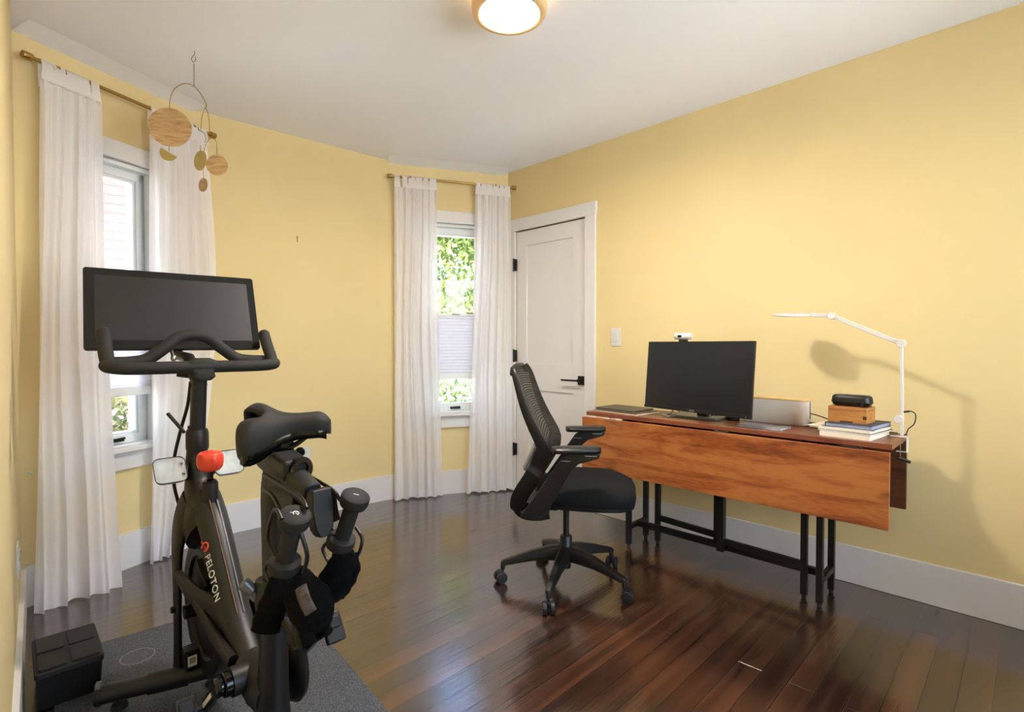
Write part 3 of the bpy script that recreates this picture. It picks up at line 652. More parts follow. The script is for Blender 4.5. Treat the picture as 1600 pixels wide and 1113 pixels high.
mb.done('base_rail', 'darksteel', TB_, bevel=0.0015); mb = MB(); mb.bar((-1.618, YF, 0.72), (-1.618, YB, 0.72), 0.025, 0.02); mb.bar((-0.655, YF, 0.72), (-0.655, YB, 0.72), 0.025, 0.02); mb.bar((-1.618, 2.645, 0.72), (-0.655, 2.645, 0.72), 0.025, 0.02)
mb.done('top_rail', 'darksteel', TB_, bevel=0.0015)
for x, y, gx, gy in ((-1.118, 2.615, -0.728, 2.590), (-1.158, 2.675, -1.527, 2.712)):
    mb = MB(); mb.span((x - 0.018, y - 0.018, 0.10), (x + 0.018, y + 0.018, 0.70)); mb.bar((x, y, 0.152), (gx, gy, 0.152), 0.022, 0.030); mb.bar((x, y, 0.69), (gx, gy, 0.69), 0.022, 0.02); mb.done('gate_frame', 'darksteel', TB_, bevel=0.0015)

# things on the table
def onT(name, label, cat, X, Y, rz=0, z=TZ, group=None):
    p = W3(X, Y, z); return thing(name, label, cat, p, A45 + rz, group)
t = onT('notebook', 'slim brown leather notebook lying under the dark folder', 'notebook', -1.665, 2.60, math.radians(-6))
mb = MB(); mb.box((0, 0, 0.004), (0.30, 0.215, 0.006)); mb.done('pages', 'paper', t); mb = MB(); mb.box((0, 0, 0.0005), (0.305, 0.22, 0.001)); mb.box((0, 0, 0.0078), (0.305, 0.22, 0.0014)); mb.done('leather_cover', 'brownleather', t, bevel=0.0005)
t = onT('laptop', 'closed dark olive laptop lying on the notebook at the table end', 'laptop', -1.685, 2.605, math.radians(-3), TZ + 0.0085)
mb = MB(); mb.prism(rrect(0.265, 0.20, 0.012), 0.007, Matrix.Translation((0, 0, 0.0038))); mb.done('laptop_base', 'silver', t, bevel=0.001)
mb = MB(); mb.prism(rrect(0.27, 0.205, 0.012), 0.006, Matrix.Translation((0, 0, 0.0108))); mb.done('laptop_lid', 'olive', t, bevel=0.0015)
# monitor
MW, MHt = 0.615, 0.357
mp = Vector((0.914, 2.622, 0.983)); md = Vector((0.349, -0.5, 0)).normalized(); mn = Vector((-md.y, md.x, 0))  # mn points away from us
rz = math.atan2(md.y, md.x); mon = thing('monitor', 'black computer monitor on a flat grey stand with white camera on top', 'monitor', (mp.x, mp.y, TZ), rz)
TL = math.radians(5)
def mm(x, y, z):  # screen space (tilted back) -> local
    return Vector((x, y * math.cos(TL) + z * math.sin(TL), z * math.cos(TL) - y * math.sin(TL) + (mp.z - TZ)))
def mfr(x, y, z): return frame(mm(x, y, z), (1, 0, 0), (0, math.sin(TL), math.cos(TL)))
mb = MB(); mb.prism(rrect(MW, MHt, 0.004), 0.012, mfr(0, 0.006, 0)); mb.prism(rrect(MW * 0.8, MHt * 0.6, 0.03), 0.03, mfr(0, 0.024, -0.02)); mb.done('monitor_housing', 'black', mon, bevel=0.0015)
mb = MB(); mb.prism(rrect(MW - 0.012, MHt - 0.026, 0.001), 0.001, mfr(0, -0.0006, 0.008)); mb.done('monitor_screen', 'screen2', mon)
mb = MB(); mb.prism(rrect(MW, 0.017, 0.002), 0.004, mfr(0, -0.001, -MHt / 2 + 0.0085)); ch = mb.done('chin_bezel', 'black', mon, bevel=0.001)
text('lettering', 'ASUS', 0.013, mfr(-0.005, -0.0032, -MHt / 2 + 0.0085), 'greyink', ch, sp=1.05)
mb = MB(); mb.prism(rrect(0.006, 0.0015, 0.0007), 0.0006, mfr(0.285, -0.0034, -MHt / 2 + 0.008)); mb.done('status_light', 'whiteink', ch)
st = W3(-1.268, 2.685, 0); q = Matrix.Rotation(-rz, 3, 'Z') @ (st - Vector((mp.x, mp.y, 0)))
mb = MB(); mb.box((q.x, q.y, 0.006), (0.265, 0.185, 0.012), (0, 0, A45 - rz)); mb.done('stand_base', 'silver', mon, bevel=0.003)
mb = MB(); mb.bar((q.x + 0.03, q.y - 0.01, 0.012), (q.x + 0.03, q.y - 0.02, 0.16), 0.055, 0.035, (0, 1, 0)); mb.bar((q.x + 0.03, q.y - 0.02, 0.15), (0.03, 0.03, 0.2), 0.05, 0.05); mb.done('stand_neck', 'black', mon, bevel=0.003)
# webcam on top of the monitor
top = mm(-0.085, 0.004, MHt / 2); p = Matrix.Rotation(rz, 3, 'Z') @ top + Vector((mp.x, mp.y, TZ))
t = thing('webcam', 'small white barrel shaped webcam clipped on top of the monitor', 'webcam', p, rz + math.radians(12))
mb = MB(); mb.lathe([(0, -0.045), (0.014, -0.045), (0.0165, -0.042), (0.0165, 0.042), (0.014, 0.045), (0, 0.045)], (0, 0.0, 0.027), (1, 0, 0)); mb.done('camera_body', 'white', t, smooth=40)
mb = MB(); mb.prism(rrect(0.022, 0.012, 0.005), 0.003, frame((-0.012, -0.0160, 0.027), (1, 0, 0), (0, 0, 1))); mb.done('lens', 'gloss', t)
mb = MB(); mb.box((0, 0.0, 0.0075), (0.04, 0.024, 0.006)); mb.box((0, -0.009, 0.003), (0.04, 0.003, 0.012)); mb.box((0, 0.022, -0.004), (0.03, 0.004, 0.034), (math.radians(-8), 0, 0)); mb.done('mount_clip', 'black', t, bevel=0.001)
# keys, cables and little black things
kp = W3(-1.40, 2.565, TZ); t = thing('key_ring', 'bunch of pale keys lying left of the monitor stand', 'keys', kp, 0.4)
for i, (a, l) in enumerate(((0.3, 0.05), (-0.5, 0.045), (1.2, 0.04))):
    mb = MB(); c, s_ = math.cos(a), math.sin(a); mb.lathe([(0, 0.001 + i * 0.003), (0.011, 0.001 + i * 0.003), (0.011, 0.0035 + i * 0.003), (0, 0.0035 + i * 0.003)], (0.012 * c, 0.012 * s_, 0), (0, 0, 1), 16)
    mb.bar((0.02 * c, 0.02 * s_, 0.0023 + i * 0.003), (l * c, l * s_, 0.0023 + i * 0.003), 0.007, 0.002); mb.done('key', 'paper', t)
mb = MB(); mb.tube([(0.013 * math.cos(x) - 0.008, 0.013 * math.sin(x), 0.012 + 0.005 * math.sin(x)) for x in [i * PI / 8 for i in range(16)]], 0.0012, 8, closed=True); mb.done('ring', 'steel', t, smooth=60)
o = MB().tube(catmull([W3(-1.44, 2.60, TZ + 0.004), W3(-1.425, 2.66, TZ + 0.006), W3(-1.42, 2.70, TZ + 0.03), W3(-1.40, 2.72, TZ + 0.012), W3(-1.405, 2.76, TZ + 0.004)]), 0.0025, 8).done('cable', 'black', smooth=60); tag(o, 'short black cable behind the keys at the monitor stand', 'cable', 'black cables on the table')
o = MB().tube(catmull([W3(-1.19, 2.64, TZ + 0.017), W3(-1.16, 2.66, TZ + 0.03), W3(-1.15, 2.69, TZ + 0.022), W3(-1.19, 2.68, TZ + 0.018), W3(-1.17, 2.70, TZ + 0.034), W3(-1.12, 2.74, TZ + 0.02), W3(-1.11, 2.76, TZ + 0.01)]), 0.003, 8).done('cable', 'black', smooth=60); tag(o, 'looped black cable on the right end of the monitor stand', 'cable', 'black cables on the table')
t = onT('speaker', 'small round black desk speaker between the monitor stand and white box', 'speaker', -1.095, 2.695)
mb = MB(); mb.lathe([(0, 0), (0.030, 0), (0.033, 0.004), (0.033, 0.058), (0.028, 0.064), (0, 0.064)]); mb.done('speaker_body', 'black', t, smooth=40)
mb = MB(); mb.lathe([(0.0335, 0.012), (0.0345, 0.014), (0.0345, 0.05), (0.0335, 0.052)]); mb.done('grille', 'fabric', t, smooth=40)
# white cable box with bamboo lid
t = onT('cable_box', 'white cable organiser box with a bamboo lid beside the monitor', 'box', -0.905, 2.752)
mb = MB(); BL, BWd, BHt = 0.30, 0.090, 0.118
def ring(sx, sy, z, r): return [Vector((x, y, z)) for x, y in rrect(sx, sy, r)]
mb.rings([ring(BL - 0.01, BWd - 0.01, 0.0, 0.018), ring(BL, BWd, 0.006, 0.02), ring(BL, BWd, BHt, 0.02)]); mb.done('box_body', 'boxwhite', t, smooth=40)
mb = MB(); mb.span((BL / 2 - 0.001, -0.006, 0.035), (BL / 2 + 0.0006, 0.006, BHt)); mb.done('cable_slot', 'black', t)
mb = MB(); mb.prism(rrect(BL + 0.008, BWd + 0.006, 0.016), 0.007, Matrix.Translation((0, 0, BHt + 0.0035))); mb.done('bamboo_lid', 'bamboo', t, bevel=0.002)
o = MB().tube(catmull([W3(-0.757, 2.752, TZ + 0.06), W3(-0.72, 2.755, TZ + 0.052), W3(-0.66, 2.77, TZ + 0.03), W3(-0.63, 2.785, TZ + 0.012), W3(-0.60, 2.79, TZ + 0.0035), W3(-0.50, 2.785, TZ + 0.0035), W3(-0.42, 2.775, TZ + 0.0035)]), 0.0025, 8).done('cable', 'black', smooth=60); tag(o, 'thin black cable running from the white box behind the books', 'cable', 'black cables on the table')
t = onT('power_adapter', 'small black power adapter between the white box and the books', 'adapter', -0.722, 2.735, math.radians(20))
mb = MB(); mb.prism(rrect(0.06, 0.03, 0.006), 0.022, Matrix.Translation((0, 0, 0.011))); mb.done('adapter_body', 'black', t, bevel=0.003)
mb = MB(); mb.tube(catmull([(0.03, 0, 0.012), (0.05, -0.02, 0.008), (0.06, -0.10, 0.005), (0.045, -0.13, 0.005)]), 0.003, 8); mb.cyl((0.046, -0.125, 0.006), (0.03, -0.16, 0.006), 0.0055); mb.done('adapter_lead', 'black', t, smooth=60)
t = onT('tablet', 'thin grey tablet in a clear case lying in front of the white box', 'tablet', -0.905, 2.565, math.radians(-4))
mb = MB(); mb.prism(rrect(0.20, 0.115, 0.008), 0.005, Matrix.Translation((0, 0, 0.0055))); mb.done('tablet_body', 'tablet', t, bevel=0.001)
mb = MB(); mb.prism(rrect(0.206, 0.121, 0.01), 0.003, Matrix.Translation((0, 0, 0.0015))); mb.box((0.104, 0, 0.004), (0.004, 0.115, 0.007)); mb.done('clear_case', 'clear', t, bevel=0.001)
# the stack
def book(name, label, cat, X, Y, rz, z, w, d, h, cov, pages, hard=True, spine=None, grp=None):
    t = onT(name, label, cat, X, Y, rz, z, grp)
    c = 0.002 if hard else 0.0008
    mb = MB(); mb.box((0, 0.0, h / 2), (w - (0.006 if hard else 0.001), d - (0.006 if hard else 0.001), h - 2 * c)); mb.done('pages', pages, t)
    mb = MB(); mb.box((0, 0, c / 2), (w, d, c)); mb.box((0, 0, h - c / 2), (w, d, c)); mb.box((-w / 2 + c / 2, 0, h / 2), (c, d, h)); mb.done('book_cover', cov, t, bevel=min(c * 0.4, 0.0008)); return t
BX, BY = -0.545, 2.612; z = TZ
book('paperback_book', 'thick white paperback at the bottom of the book stack', 'book', BX, BY, math.radians(-6), z, 0.185, 0.24, 0.020, 'paperw', 'paper', False); z += 0.020
book('notebook', 'slim black covered notebook second from the bottom of the book stack', 'notebook', BX + 0.002, BY + 0.002, math.radians(-9), z, 0.20, 0.235, 0.006, 'black', 'paperw', False); z += 0.006
t = onT('magazine', 'cream magazine with curling pages in the middle of the book stack', 'magazine', BX - 0.005, BY, math.radians(-8), z)
mb = MB(); mb.box((0.005, 0, 0.006), (0.195, 0.23, 0.010)); mb.done('pages', 'paper', t, bevel=0.001)
mb = MB()
for k in range(4): mb.grid(lambda u, v: Vector((-0.085 - 0.045 * u - 0.004 * k, -0.11 + 0.20 * v, 0.002 + 0.0028 * k + (0.020 - 0.004 * k) * u * (1 - 0.9 * u) * (0.5 + 0.5 * v))), 8, 4)
mb.done('curled_page', 'paper', t, smooth=60, solid=0.0008); z += 0.011
book('notebook', 'dark slate notebook just above the cream magazine in the stack', 'notebook', BX + 0.004, BY + 0.003, math.radians(-4), z, 0.185, 0.225, 0.004, 'cover', 'paperw', False); z += 0.004
book('hardback_book', 'blue grey hardback book directly under the wooden box', 'book', BX + 0.012, BY + 0.004, math.radians(-7), z, 0.175, 0.225, 0.017, 'cover', 'bluegrey'); z += 0.017
t = onT('wooden_box', 'honey coloured wooden box on top of the book stack', 'box', BX - 0.010, BY - 0.010, math.radians(-5), z)
w_, d_, h_ = 0.142, 0.115, 0.066
mb = MB(); mb.span((-w_ / 2, -d_ / 2, 0.0), (w_ / 2, d_ / 2, h_ - 0.014)); mb.done('box_body', 'oakbox', t, bevel=0.001)
mb = MB(); mb.span((-w_ / 2, -d_ / 2, h_ - 0.0132), (w_ / 2, d_ / 2, h_)); mb.done('box_lid', 'oakbox', t, bevel=0.001); 
mb = MB(); mb.span((-0.025, -d_ / 2 - 0.0008, 0.0), (0.022, -d_ / 2 + 0.002, 0.007)); mb.done('inlay', 'walnutdark', t); mb = MB(); mb.span((w_ / 2 - 0.012, -d_ / 2 - 0.0006, 0.018), (w_ / 2 + 0.0006, -d_ / 2 + 0.006, 0.032)); mb.done('inlay', 'walnutdark', t); z += h_
t = onT('zip_case', 'black hard zip case lying on the wooden box', 'case', BX - 0.008, BY - 0.012, math.radians(-4), z)
def caps(zs): return [[Vector((x, y, zz)) for x, y in rrect(0.148 * k, 0.075 * k2, 0.03 * k2)] for k, k2, zz in zs]
mb = MB(); mb.rings(caps([(0.80, 0.70, 0.0), (0.93, 0.9, 0.005), (0.99, 0.98, 0.014), (1, 1, 0.018)])); mb.done('case_bottom', 'gloss', t, smooth=50)
mb = MB(); mb.rings(caps([(1.015, 1.02, 0.017), (1.02, 1.03, 0.0195), (1.015, 1.02, 0.022)])); mb.done('zip', 'black', t, smooth=50)
mb = MB(); mb.rings(caps([(1, 1, 0.021), (0.99, 0.98, 0.032), (0.96, 0.93, 0.042), (0.88, 0.82, 0.047), (0.7, 0.55, 0.0485)])); mb.done('case_lid', 'black', t, smooth=50)
mb = MB(); mb.box((0.048, -0.041, 0.010), (0.009, 0.004, 0.026)); mb.done('zip_pull', 'darksteel', t, bevel=0.001)
# desk lamp, clamped to the right end of the table; arm runs parallel to the wall
LY = 2.690
def lp(x, y, Y=LY):
    P = atplane(x, y, (aN * Y), aX); return Vector((P.dot(aX), Y, P.z))
lt = thing('desk_lamp', 'white swing arm desk lamp with a disc head clamped to the table end', 'desk lamp', (0, 0, 0), A45)
b0 = lp(1403, 682); b1 = lp(1397, 537); b2 = lp(1300, 494)
CX = TX1 + 0.012
b0.x = CX - 0.016; b0.z = TZ + 0.008; b1.x = b0.x - 0.006
mb = MB(); mb.span((CX - 0.055, LY - 0.014, TZ + 0.0005), (CX + 0.004, LY + 0.014, TZ + 0.0045)); mb.span((CX, LY - 0.014, TZ - 0.062), (CX + 0.004, LY + 0.014, TZ + 0.0045)); mb.span((CX - 0.035, LY - 0.012, TZ - 0.062), (CX + 0.004, LY + 0.012, TZ - 0.058)); mb.done('clamp_bracket', 'white', lt, bevel=0.0012)
mb = MB(); mb.cyl((CX - 0.022, LY, TZ - 0.024), (CX - 0.022, LY, TZ - 0.09), 0.0028, seg=12); mb.lathe([(0, 0), (0.009, 0), (0.009, 0.003), (0, 0.003)], (CX - 0.022, LY, TZ - 0.027)); cs = mb.done('clamp_screw', 'steel', lt, smooth=40)
mb = MB(); mb.cyl((CX - 0.028, LY - 0.006, TZ - 0.086), (CX + 0.012, LY + 0.008, TZ - 0.102), 0.0065, seg=14); mb.done('screw_handle', 'black', lt, smooth=40)
def arm(p, q, nm):
    mb = MB(); mb.bar(p, q, 0.011, 0.018); a = mb.done(nm, 'white', lt, bevel=0.002)
    mb = MB(); d = (q - p); 
    for f in (0.04, 0.10, 0.90, 0.96): c = p + d * f; mb.cyl((c.x, c.y - 0.0054, c.z), (c.x, c.y - 0.0062, c.z), 0.0014, seg=8)
    mb.done('rivet', 'steel', a)
arm(b0, b1, 'lower_arm'); arm(b1, b2, 'upper_arm')
j0 = lp(1392, 657); j0.x = b0.x - 0.012; j0.z = TZ + 0.075
def joint(p, r=0.019):
    mb = MB(); mb.lathe([(0, -0.014), (r * 0.93, -0.014), (r, -0.012), (r, 0.010), (r * 0.9, 0.012), (0, 0.012)], p, (0, 1, 0)); mb.done('pivot_joint', 'white', lt, smooth=40)
joint(b1 + Vector((0, 0, 0.0)), 0.0165); joint(b2, 0.0155); joint(j0, 0.0165)
h0 = lp(1290, 492.5); h1 = lp(1266, 492); hc = lp(1238, 492.5)
arm(b2 + Vector((-0.004, 0, 0.002)), h1, 'head_arm')
hr = 0.083; ctr = Vector((h1.x - hr + 0.004, LY - 0.005, h1.z + 0.003)); up_ = Vector((0.06, -0.10, 1)).normalized()
mb = MB(); mb.lathe([(0, 0.006), (hr * 0.9, 0.0055), (hr, 0.003), (hr, -0.003), (hr * 0.96, -0.005), (0, -0.005)], ctr, up_, 48); mb.done('lamp_head', 'white', lt, smooth=40)
mb = MB(); mb.lathe([(0, -0.0052), (hr * 0.9, -0.0052), (hr * 0.9, -0.0062), (0, -0.0062)], ctr, up_, 48); mb.done('light_panel', 'paperw', lt, smooth=40)
mb = MB(); c0 = b0 + (b1 - b0) * 0.30; c0.z = TZ + 0.105
mb.tube(catmull([c0 + Vector((0.006, 0.004, 0)), c0 + Vector((0.03, 0.012, 0.004)), c0 + Vector((0.042, 0.03, -0.012)), c0 + Vector((0.036, 0.045, -0.05)), c0 + Vector((0.016, 0.05, -0.075)), Vector((CX - 0.012, LY + 0.06, TZ + 0.004)), Vector((CX - 0.03, LY + 0.07, TZ + 0.003))]), 0.0022, 8); mb.cyl(c0 + Vector((0.004, 0.002, 0)), c0 + Vector((0.024, 0.009, 0.004)), 0.004, seg=10); mb.done('power_lead', 'black', lt, smooth=60)

# ------------------------------------------------------------------ office chair
TH = math.radians(-12)
ch = thing('office_chair', 'black mesh back swivel office chair with armrests on five casters', 'office chair', (0.259, 2.50, 0), TH)
def legs():
    R_ = 0.305
    for deg in (178, 250, 323, 34.5, 106.5):
        a = math.radians(deg) - TH; d = Vector((math.cos(a), math.sin(a), 0)); mb = MB(); sd = Vector((-d.y, d.x, 0)); rg = []
        for f, zc, hw, hh in ((0.02, 0.150, 0.030, 0.034), (0.08, 0.148, 0.026, 0.032), (0.16, 0.134, 0.022, 0.024), (0.24, 0.112, 0.019, 0.017), (0.295, 0.096, 0.017, 0.013), (0.312, 0.090, 0.012, 0.010)):
            rg.append([d * f + Vector((0, 0, zc)) + sd * (hw * x) + Vector((0, 0, hh * y)) for x, y in ((-1, -1), (1, -1), (1, 0.2), (0.6, 1), (-0.6, 1), (-1, 0.2))])
        mb.rings(rg); mb.cyl(d * 0.303 + Vector((0, 0, 0.062)), d * 0.303 + Vector((0, 0, 0.095)), 0.0115, seg=16)
        lg = mb.done('base_leg', 'black', ch, bevel=0.003, smooth=50)
        ca = a + random.uniform(0.2, 0.9) if deg != 250 else a + 0.35
        e = Vector((math.cos(ca), math.sin(ca), 0)); f = Vector((-e.y, e.x, 0)); o = d * 0.303 + e * 0.012
        for sg in (-1, 1):
            mb = MB(); mb.lathe([(0, 0), (0.021, 0), (0.026, 0.003), (0.0268, 0.008), (0.0268, 0.018), (0.024, 0.021), (0.010, 0.023), (0, 0.022)], o + f * sg * 0.006 + Vector((0, 0, 0.0268)), f * sg, 28); mb.done('caster_wheel', 'caster', lg, smooth=35)
        mb = MB(); mb.box(o + Vector((0, 0, 0.04)), (0.03, 0.012, 0.03), (0, 0, ca)); mb.cyl(d * 0.303 + Vector((0, 0, 0.035)), d * 0.303 + Vector((0, 0, 0.07)), 0.006, seg=12); mb.done('caster_fork', 'black', lg, bevel=0.002)
legs()
mb = MB(); mb.lathe([(0, 0.075), (0.022, 0.075), (0.024, 0.08), (0.024, 0.115), (0.034, 0.118), (0.036, 0.175), (0.030, 0.185), (0.029, 0.225), (0.026, 0.23), (0, 0.23)]); mb.done('base_hub', 'black', ch, smooth=35)
mb = MB(); mb.cyl((0, 0, 0.22), (0, 0, 0.40), 0.0145); mb.done('gas_lift', 'darksteel', ch, smooth=40)
# under-seat mechanism and shell
mb = MB(); mb.rings([[Vector((x, y, z)) for x, y in rrect(a, b, c)] for a, b, c, z in ((0.15, 0.10, 0.02, 0.372), (0.26, 0.15, 0.03, 0.385), (0.32, 0.30, 0.05, 0.41), (0.36, 0.40, 0.06, 0.432))]); mb.done('tilt_mechanism', 'black', ch, smooth=40)
def seatpt(u, v):
    # u around, v from bottom centre over the edge to top centre
    pass
mb = MB()
def slab(L, Wd, k, z, dx=0.0): return [Vector((x + dx, y, z + 0.010 * math.cos((x) / L * PI * 1.2) * (1 if z > 0.47 else 0) - 0.022 * max(0, (x - L * 0.25) / L) * 2 - 0.0)) for x, y in rrect(L * k, Wd * k, 0.16 * k, 8)]
SL, SWd = 0.455, 0.485; SX = 0.098
mb.rings([slab(SL, SWd, 0.3, 0.425, SX), slab(SL, SWd, 0.86, 0.425, SX), slab(SL, SWd, 0.95, 0.432, SX), slab(SL, SWd, 0.99, 0.447, SX), slab(SL, SWd, 1.0, 0.465, SX), slab(SL, SWd, 0.985, 0.483, SX), slab(SL, SWd, 0.94, 0.497, SX), slab(SL, SWd, 0.85, 0.505, SX), slab(SL, SWd, 0.6, 0.508, SX), slab(SL, SWd, 0.25, 0.506, SX)]); mb.done('seat', 'fabric', ch, smooth=60)
mb = MB(); mb.rings([slab(SL, SWd, 0.90, 0.418, SX), slab(SL, SWd, 0.97, 0.422, SX), slab(SL, SWd, 0.985, 0.438, SX), slab(SL, SWd, 0.9, 0.44, SX)]); mb.done('seat_pan', 'black', ch, smooth=50)
# back: profile x(z)
BP = [(-0.222, 1.045), (-0.200, 1.0), (-0.176, 0.93), (-0.150, 0.86), (-0.117, 0.79), (-0.084, 0.73), (-0.064, 0.69), (-0.060, 0.65), (-0.078, 0.60), (-0.112, 0.54), (-0.147, 0.485), (-0.167, 0.44), (-0.166, 0.405), (-0.142, 0.385), (-0.09, 0.38), (-0.04, 0.39)]
bpv = catmull([(x, 0, z) for x, z in BP], 5)
def backx(z):
    for i in range(len(bpv) - 1):
        if bpv[i].z >= z >= bpv[i + 1].z and bpv[i].z > 0.42:
            a, b = bpv[i], bpv[i + 1]; f = (a.z - z) / max(1e-6, a.z - b.z); return a.x + (b.x - a.x) * f
    return bpv[0].x if z > 1 else -0.16
def halfw(z):  # half width of the back
    if z > 0.98: return 0.150 + 0.055 * math.sqrt(max(0, 1 - ((z - 0.98) / 0.067) ** 2))
    return 0.205 + 0.012 * math.sin((0.98 - z) / 0.4 * PI)
mb = MB()
def bm_(u, v):
    z = 1.038 - 0.43 * v; y = (2 * u - 1) * (halfw(z) - 0.008); hz = 1 - (2 * u - 1) ** 2
    return Vector((backx(z) - 0.030 * hz * (1 - v) + 0.030 * hz * math.exp(-((v - 0.82) / 0.2) ** 2) + 0.004, y, z))
mb.grid(bm_, 20, 36); mb.done('back_mesh', 'mesh', ch, smooth=70)
# side frames: flat bands with the S shaped profile, joined over the top
mb = MB()
for sg in (-1, 1):
    rg = []
    for i, p in enumerate(bpv):
        a = bpv[max(i - 1, 0)]; b = bpv[min(i + 1, len(bpv) - 1)]; tdir = (b - a).normalized(); nrm = Vector((-tdir.z, 0, tdir.x))
        z = p.z; f = i / (len(bpv) - 1)
        hwd = 0.009 + 0.022 * min(1, f * 2.0) + (0.006 if 0.42 < f < 0.8 else 0)
        y = sg * (halfw(z) if f < 0.55 else halfw(0.6) + 0.01 - 0.05 * (f - 0.55) / 0.45)
        rg.append([p + nrm * (hwd * q) + Vector((-hwd * 0.7, y + sg * 0.007 * w_, 0)) for q, w_ in ((-1, -0.6), (-0.6, -1), (0.6, -1), (1, -0.6), (1, 0.6), (0.6, 1), (-0.6, 1), (-1, 0.6))])
    mb.rings(rg)
tp = [Vector((backx(1.04) - 0.012, y, 1.045 - 0.018 * abs(y / 0.15) ** 4)) for y in [-0.152 + 0.304 * i / 16 for i in range(17)]]
mb.tube([Vector((bpv[1].x - 0.008, -halfw(bpv[1].z), bpv[1].z - 0.03))] + tp + [Vector((bpv[1].x - 0.008, halfw(bpv[1].z), bpv[1].z - 0.03))], 0.0105, 12)
mb.tube([(backx(0.6) - 0.02, y, 0.605) for y in (-0.21, 0, 0.21)], 0.012, 12)
mb.done('back_frame', 'black', ch, smooth=50)
mb = MB(); mb.grid(lambda u, v: Vector((-0.132 - 0.050 * v + 0.0 * u - 0.02 * math.sin(PI * u), -0.10 + 0.20 * u, 0.665 - 0.11 * v)), 8, 10); mb.done('lumbar_support', 'greyplastic', ch, smooth=70, solid=0.012)
mb = MB(); mb.bar((-0.19, 0, 0.41), (-0.02, 0, 0.41), 0.30, 0.04); mb.bar((-0.135, 0, 0.45), (-0.10, 0, 0.40), 0.20, 0.02); mb.done('back_bracket', 'black', ch, bevel=0.008)
mb = MB(); mb.bar((-0.135, 0, 0.50), (-0.10, 0, 0.425), 0.34, 0.010, (1, 0, 0)); mb.done('silver_plate', 'silver', ch, bevel=0.002)
for sg in (-1, 1):
    yy = sg * 0.285
    am = MB(); pts = [(-0.115, 0.395), (-0.165, 0.405), (0.018, 0.672), (0.045, 0.688), (0.175, 0.688), (0.168, 0.668), (0.130, 0.655), (0.085, 0.642), (0.055, 0.615), (-0.055, 0.415)]
    am.prism([(x, z) for x, z in pts], 0.026, frame((0, yy, 0), (1, 0, 0), (0, 0, 1))); am.bar((-0.13, yy - sg * 0.0, 0.405), (-0.10, sg * 0.15, 0.395), 0.09, 0.028); ab = am.done('armrest_support', 'black', ch, bevel=0.005)
    am = MB(); yaw = math.radians(16); rg = []
    for f, wv in ((-0.5, 0.5), (-0.47, 0.8), (-0.4, 0.98), (0.0, 1.0), (0.38, 0.92), (0.46, 0.75), (0.5, 0.45)):
        rg.append([Matrix.Rotation(yaw, 3, 'Z') @ Vector((f * 0.208, 0.043 * wv * x, 0.012 * z_)) + Vector((0.072, yy, 0.700)) for x, z_ in ((-1, -0.4), (-0.8, -1), (0.8, -1), (1, -0.4), (1, 0.3), (0.75, 1), (-0.75, 1), (-1, 0.3))])
    am.rings(rg); am.done('armrest_pad', 'black', ab, smooth=40, bevel=0.002)
    am = MB(); am.box((0.135, yy - 0.0 , 0.6775), (0.05, 0.030, 0.003)); am.box((0.03, yy, 0.652), (0.04, 0.0268, 0.003), (0, 0, 0)); am.done('adjust_slot', 'greyplastic', ab)

# ------------------------------------------------------------------ exercise mat
ME = Vector((0.77, 0.635, 0)).normalized(); MD = Vector((-ME.y, ME.x, 0)); MC = Vector((-1.047, 2.413, 0))   # right, forward, far right corner
mrz = math.atan2(ME.y, ME.x); c = MC - ME * 0.402 - MD * 0.72
mb = MB(); mb.prism(rrect(0.80, 1.44, 0.015), 0.006, Matrix.Translation((0, 0, 0.003))); o = mb.done('exercise_mat', 'mat', bevel=0.002); o.location = (c.x, c.y, 0.0005); o.rotation_euler = (0, 0, mrz)
tag(o, 'dark speckled exercise mat lying under the bike', 'mat')
mb = MB(); mb.tube([(0.052 * math.cos(x), 0.052 * math.sin(x), 0) for x in [i * PI / 24 for i in range(48)]], 0.0012, 6, closed=True)
e_ = mb.done('embossed_ring', 'greyink', o); q = atz(215, 1026, 0.006) - Vector((c.x, c.y, 0.0)); e_.location = Matrix.Rotation(-mrz, 3, 'Z') @ Vector((q.x, q.y, 0.0062))
# ------------------------------------------------------------------ storage crate
k0 = atz(154, 1026, 0.125); k1 = atz(147, 972, 0.125); k2 = atz(56, 1058, 0.125); k3 = atz(56, 998, 0.125)
ex = ((k0 - k2) + (k1 - k3)).normalized(); cc = (k0 + k1 + k2 + k3) / 4; ey = Vector((-ex.y, ex.x, 0)); CL = 0.172; CW = 0.275
t = thing('storage_crate', 'black storage box with four panelled lid by the left wall', 'crate', (cc.x, cc.y, 0.0068), math.atan2(ex.y, ex.x))
mb = MB(); mb.rings([ring(CL - 0.02, CW - 0.02, 0, 0.012), ring(CL - 0.006, CW - 0.006, 0.098, 0.012)]); mb.done('crate_body', 'black', t, smooth=40)
mb = MB(); mb.prism(rrect(CL, CW, 0.01), 0.018, Matrix.Translation((0, 0, 0.109))); ld = mb.done('crate_lid', 'crate', t, bevel=0.003)
for sx in (-1, 1):
    for sy in (-1, 1):
        mb = MB(); mb.prism(rrect(CL * 0.41, CW * 0.42, 0.008), 0.006, Matrix.Translation((sx * CL * 0.235, sy * CW * 0.235, 0.1200))); mb.done('lid_panel', 'crate', ld, bevel=0.0012)

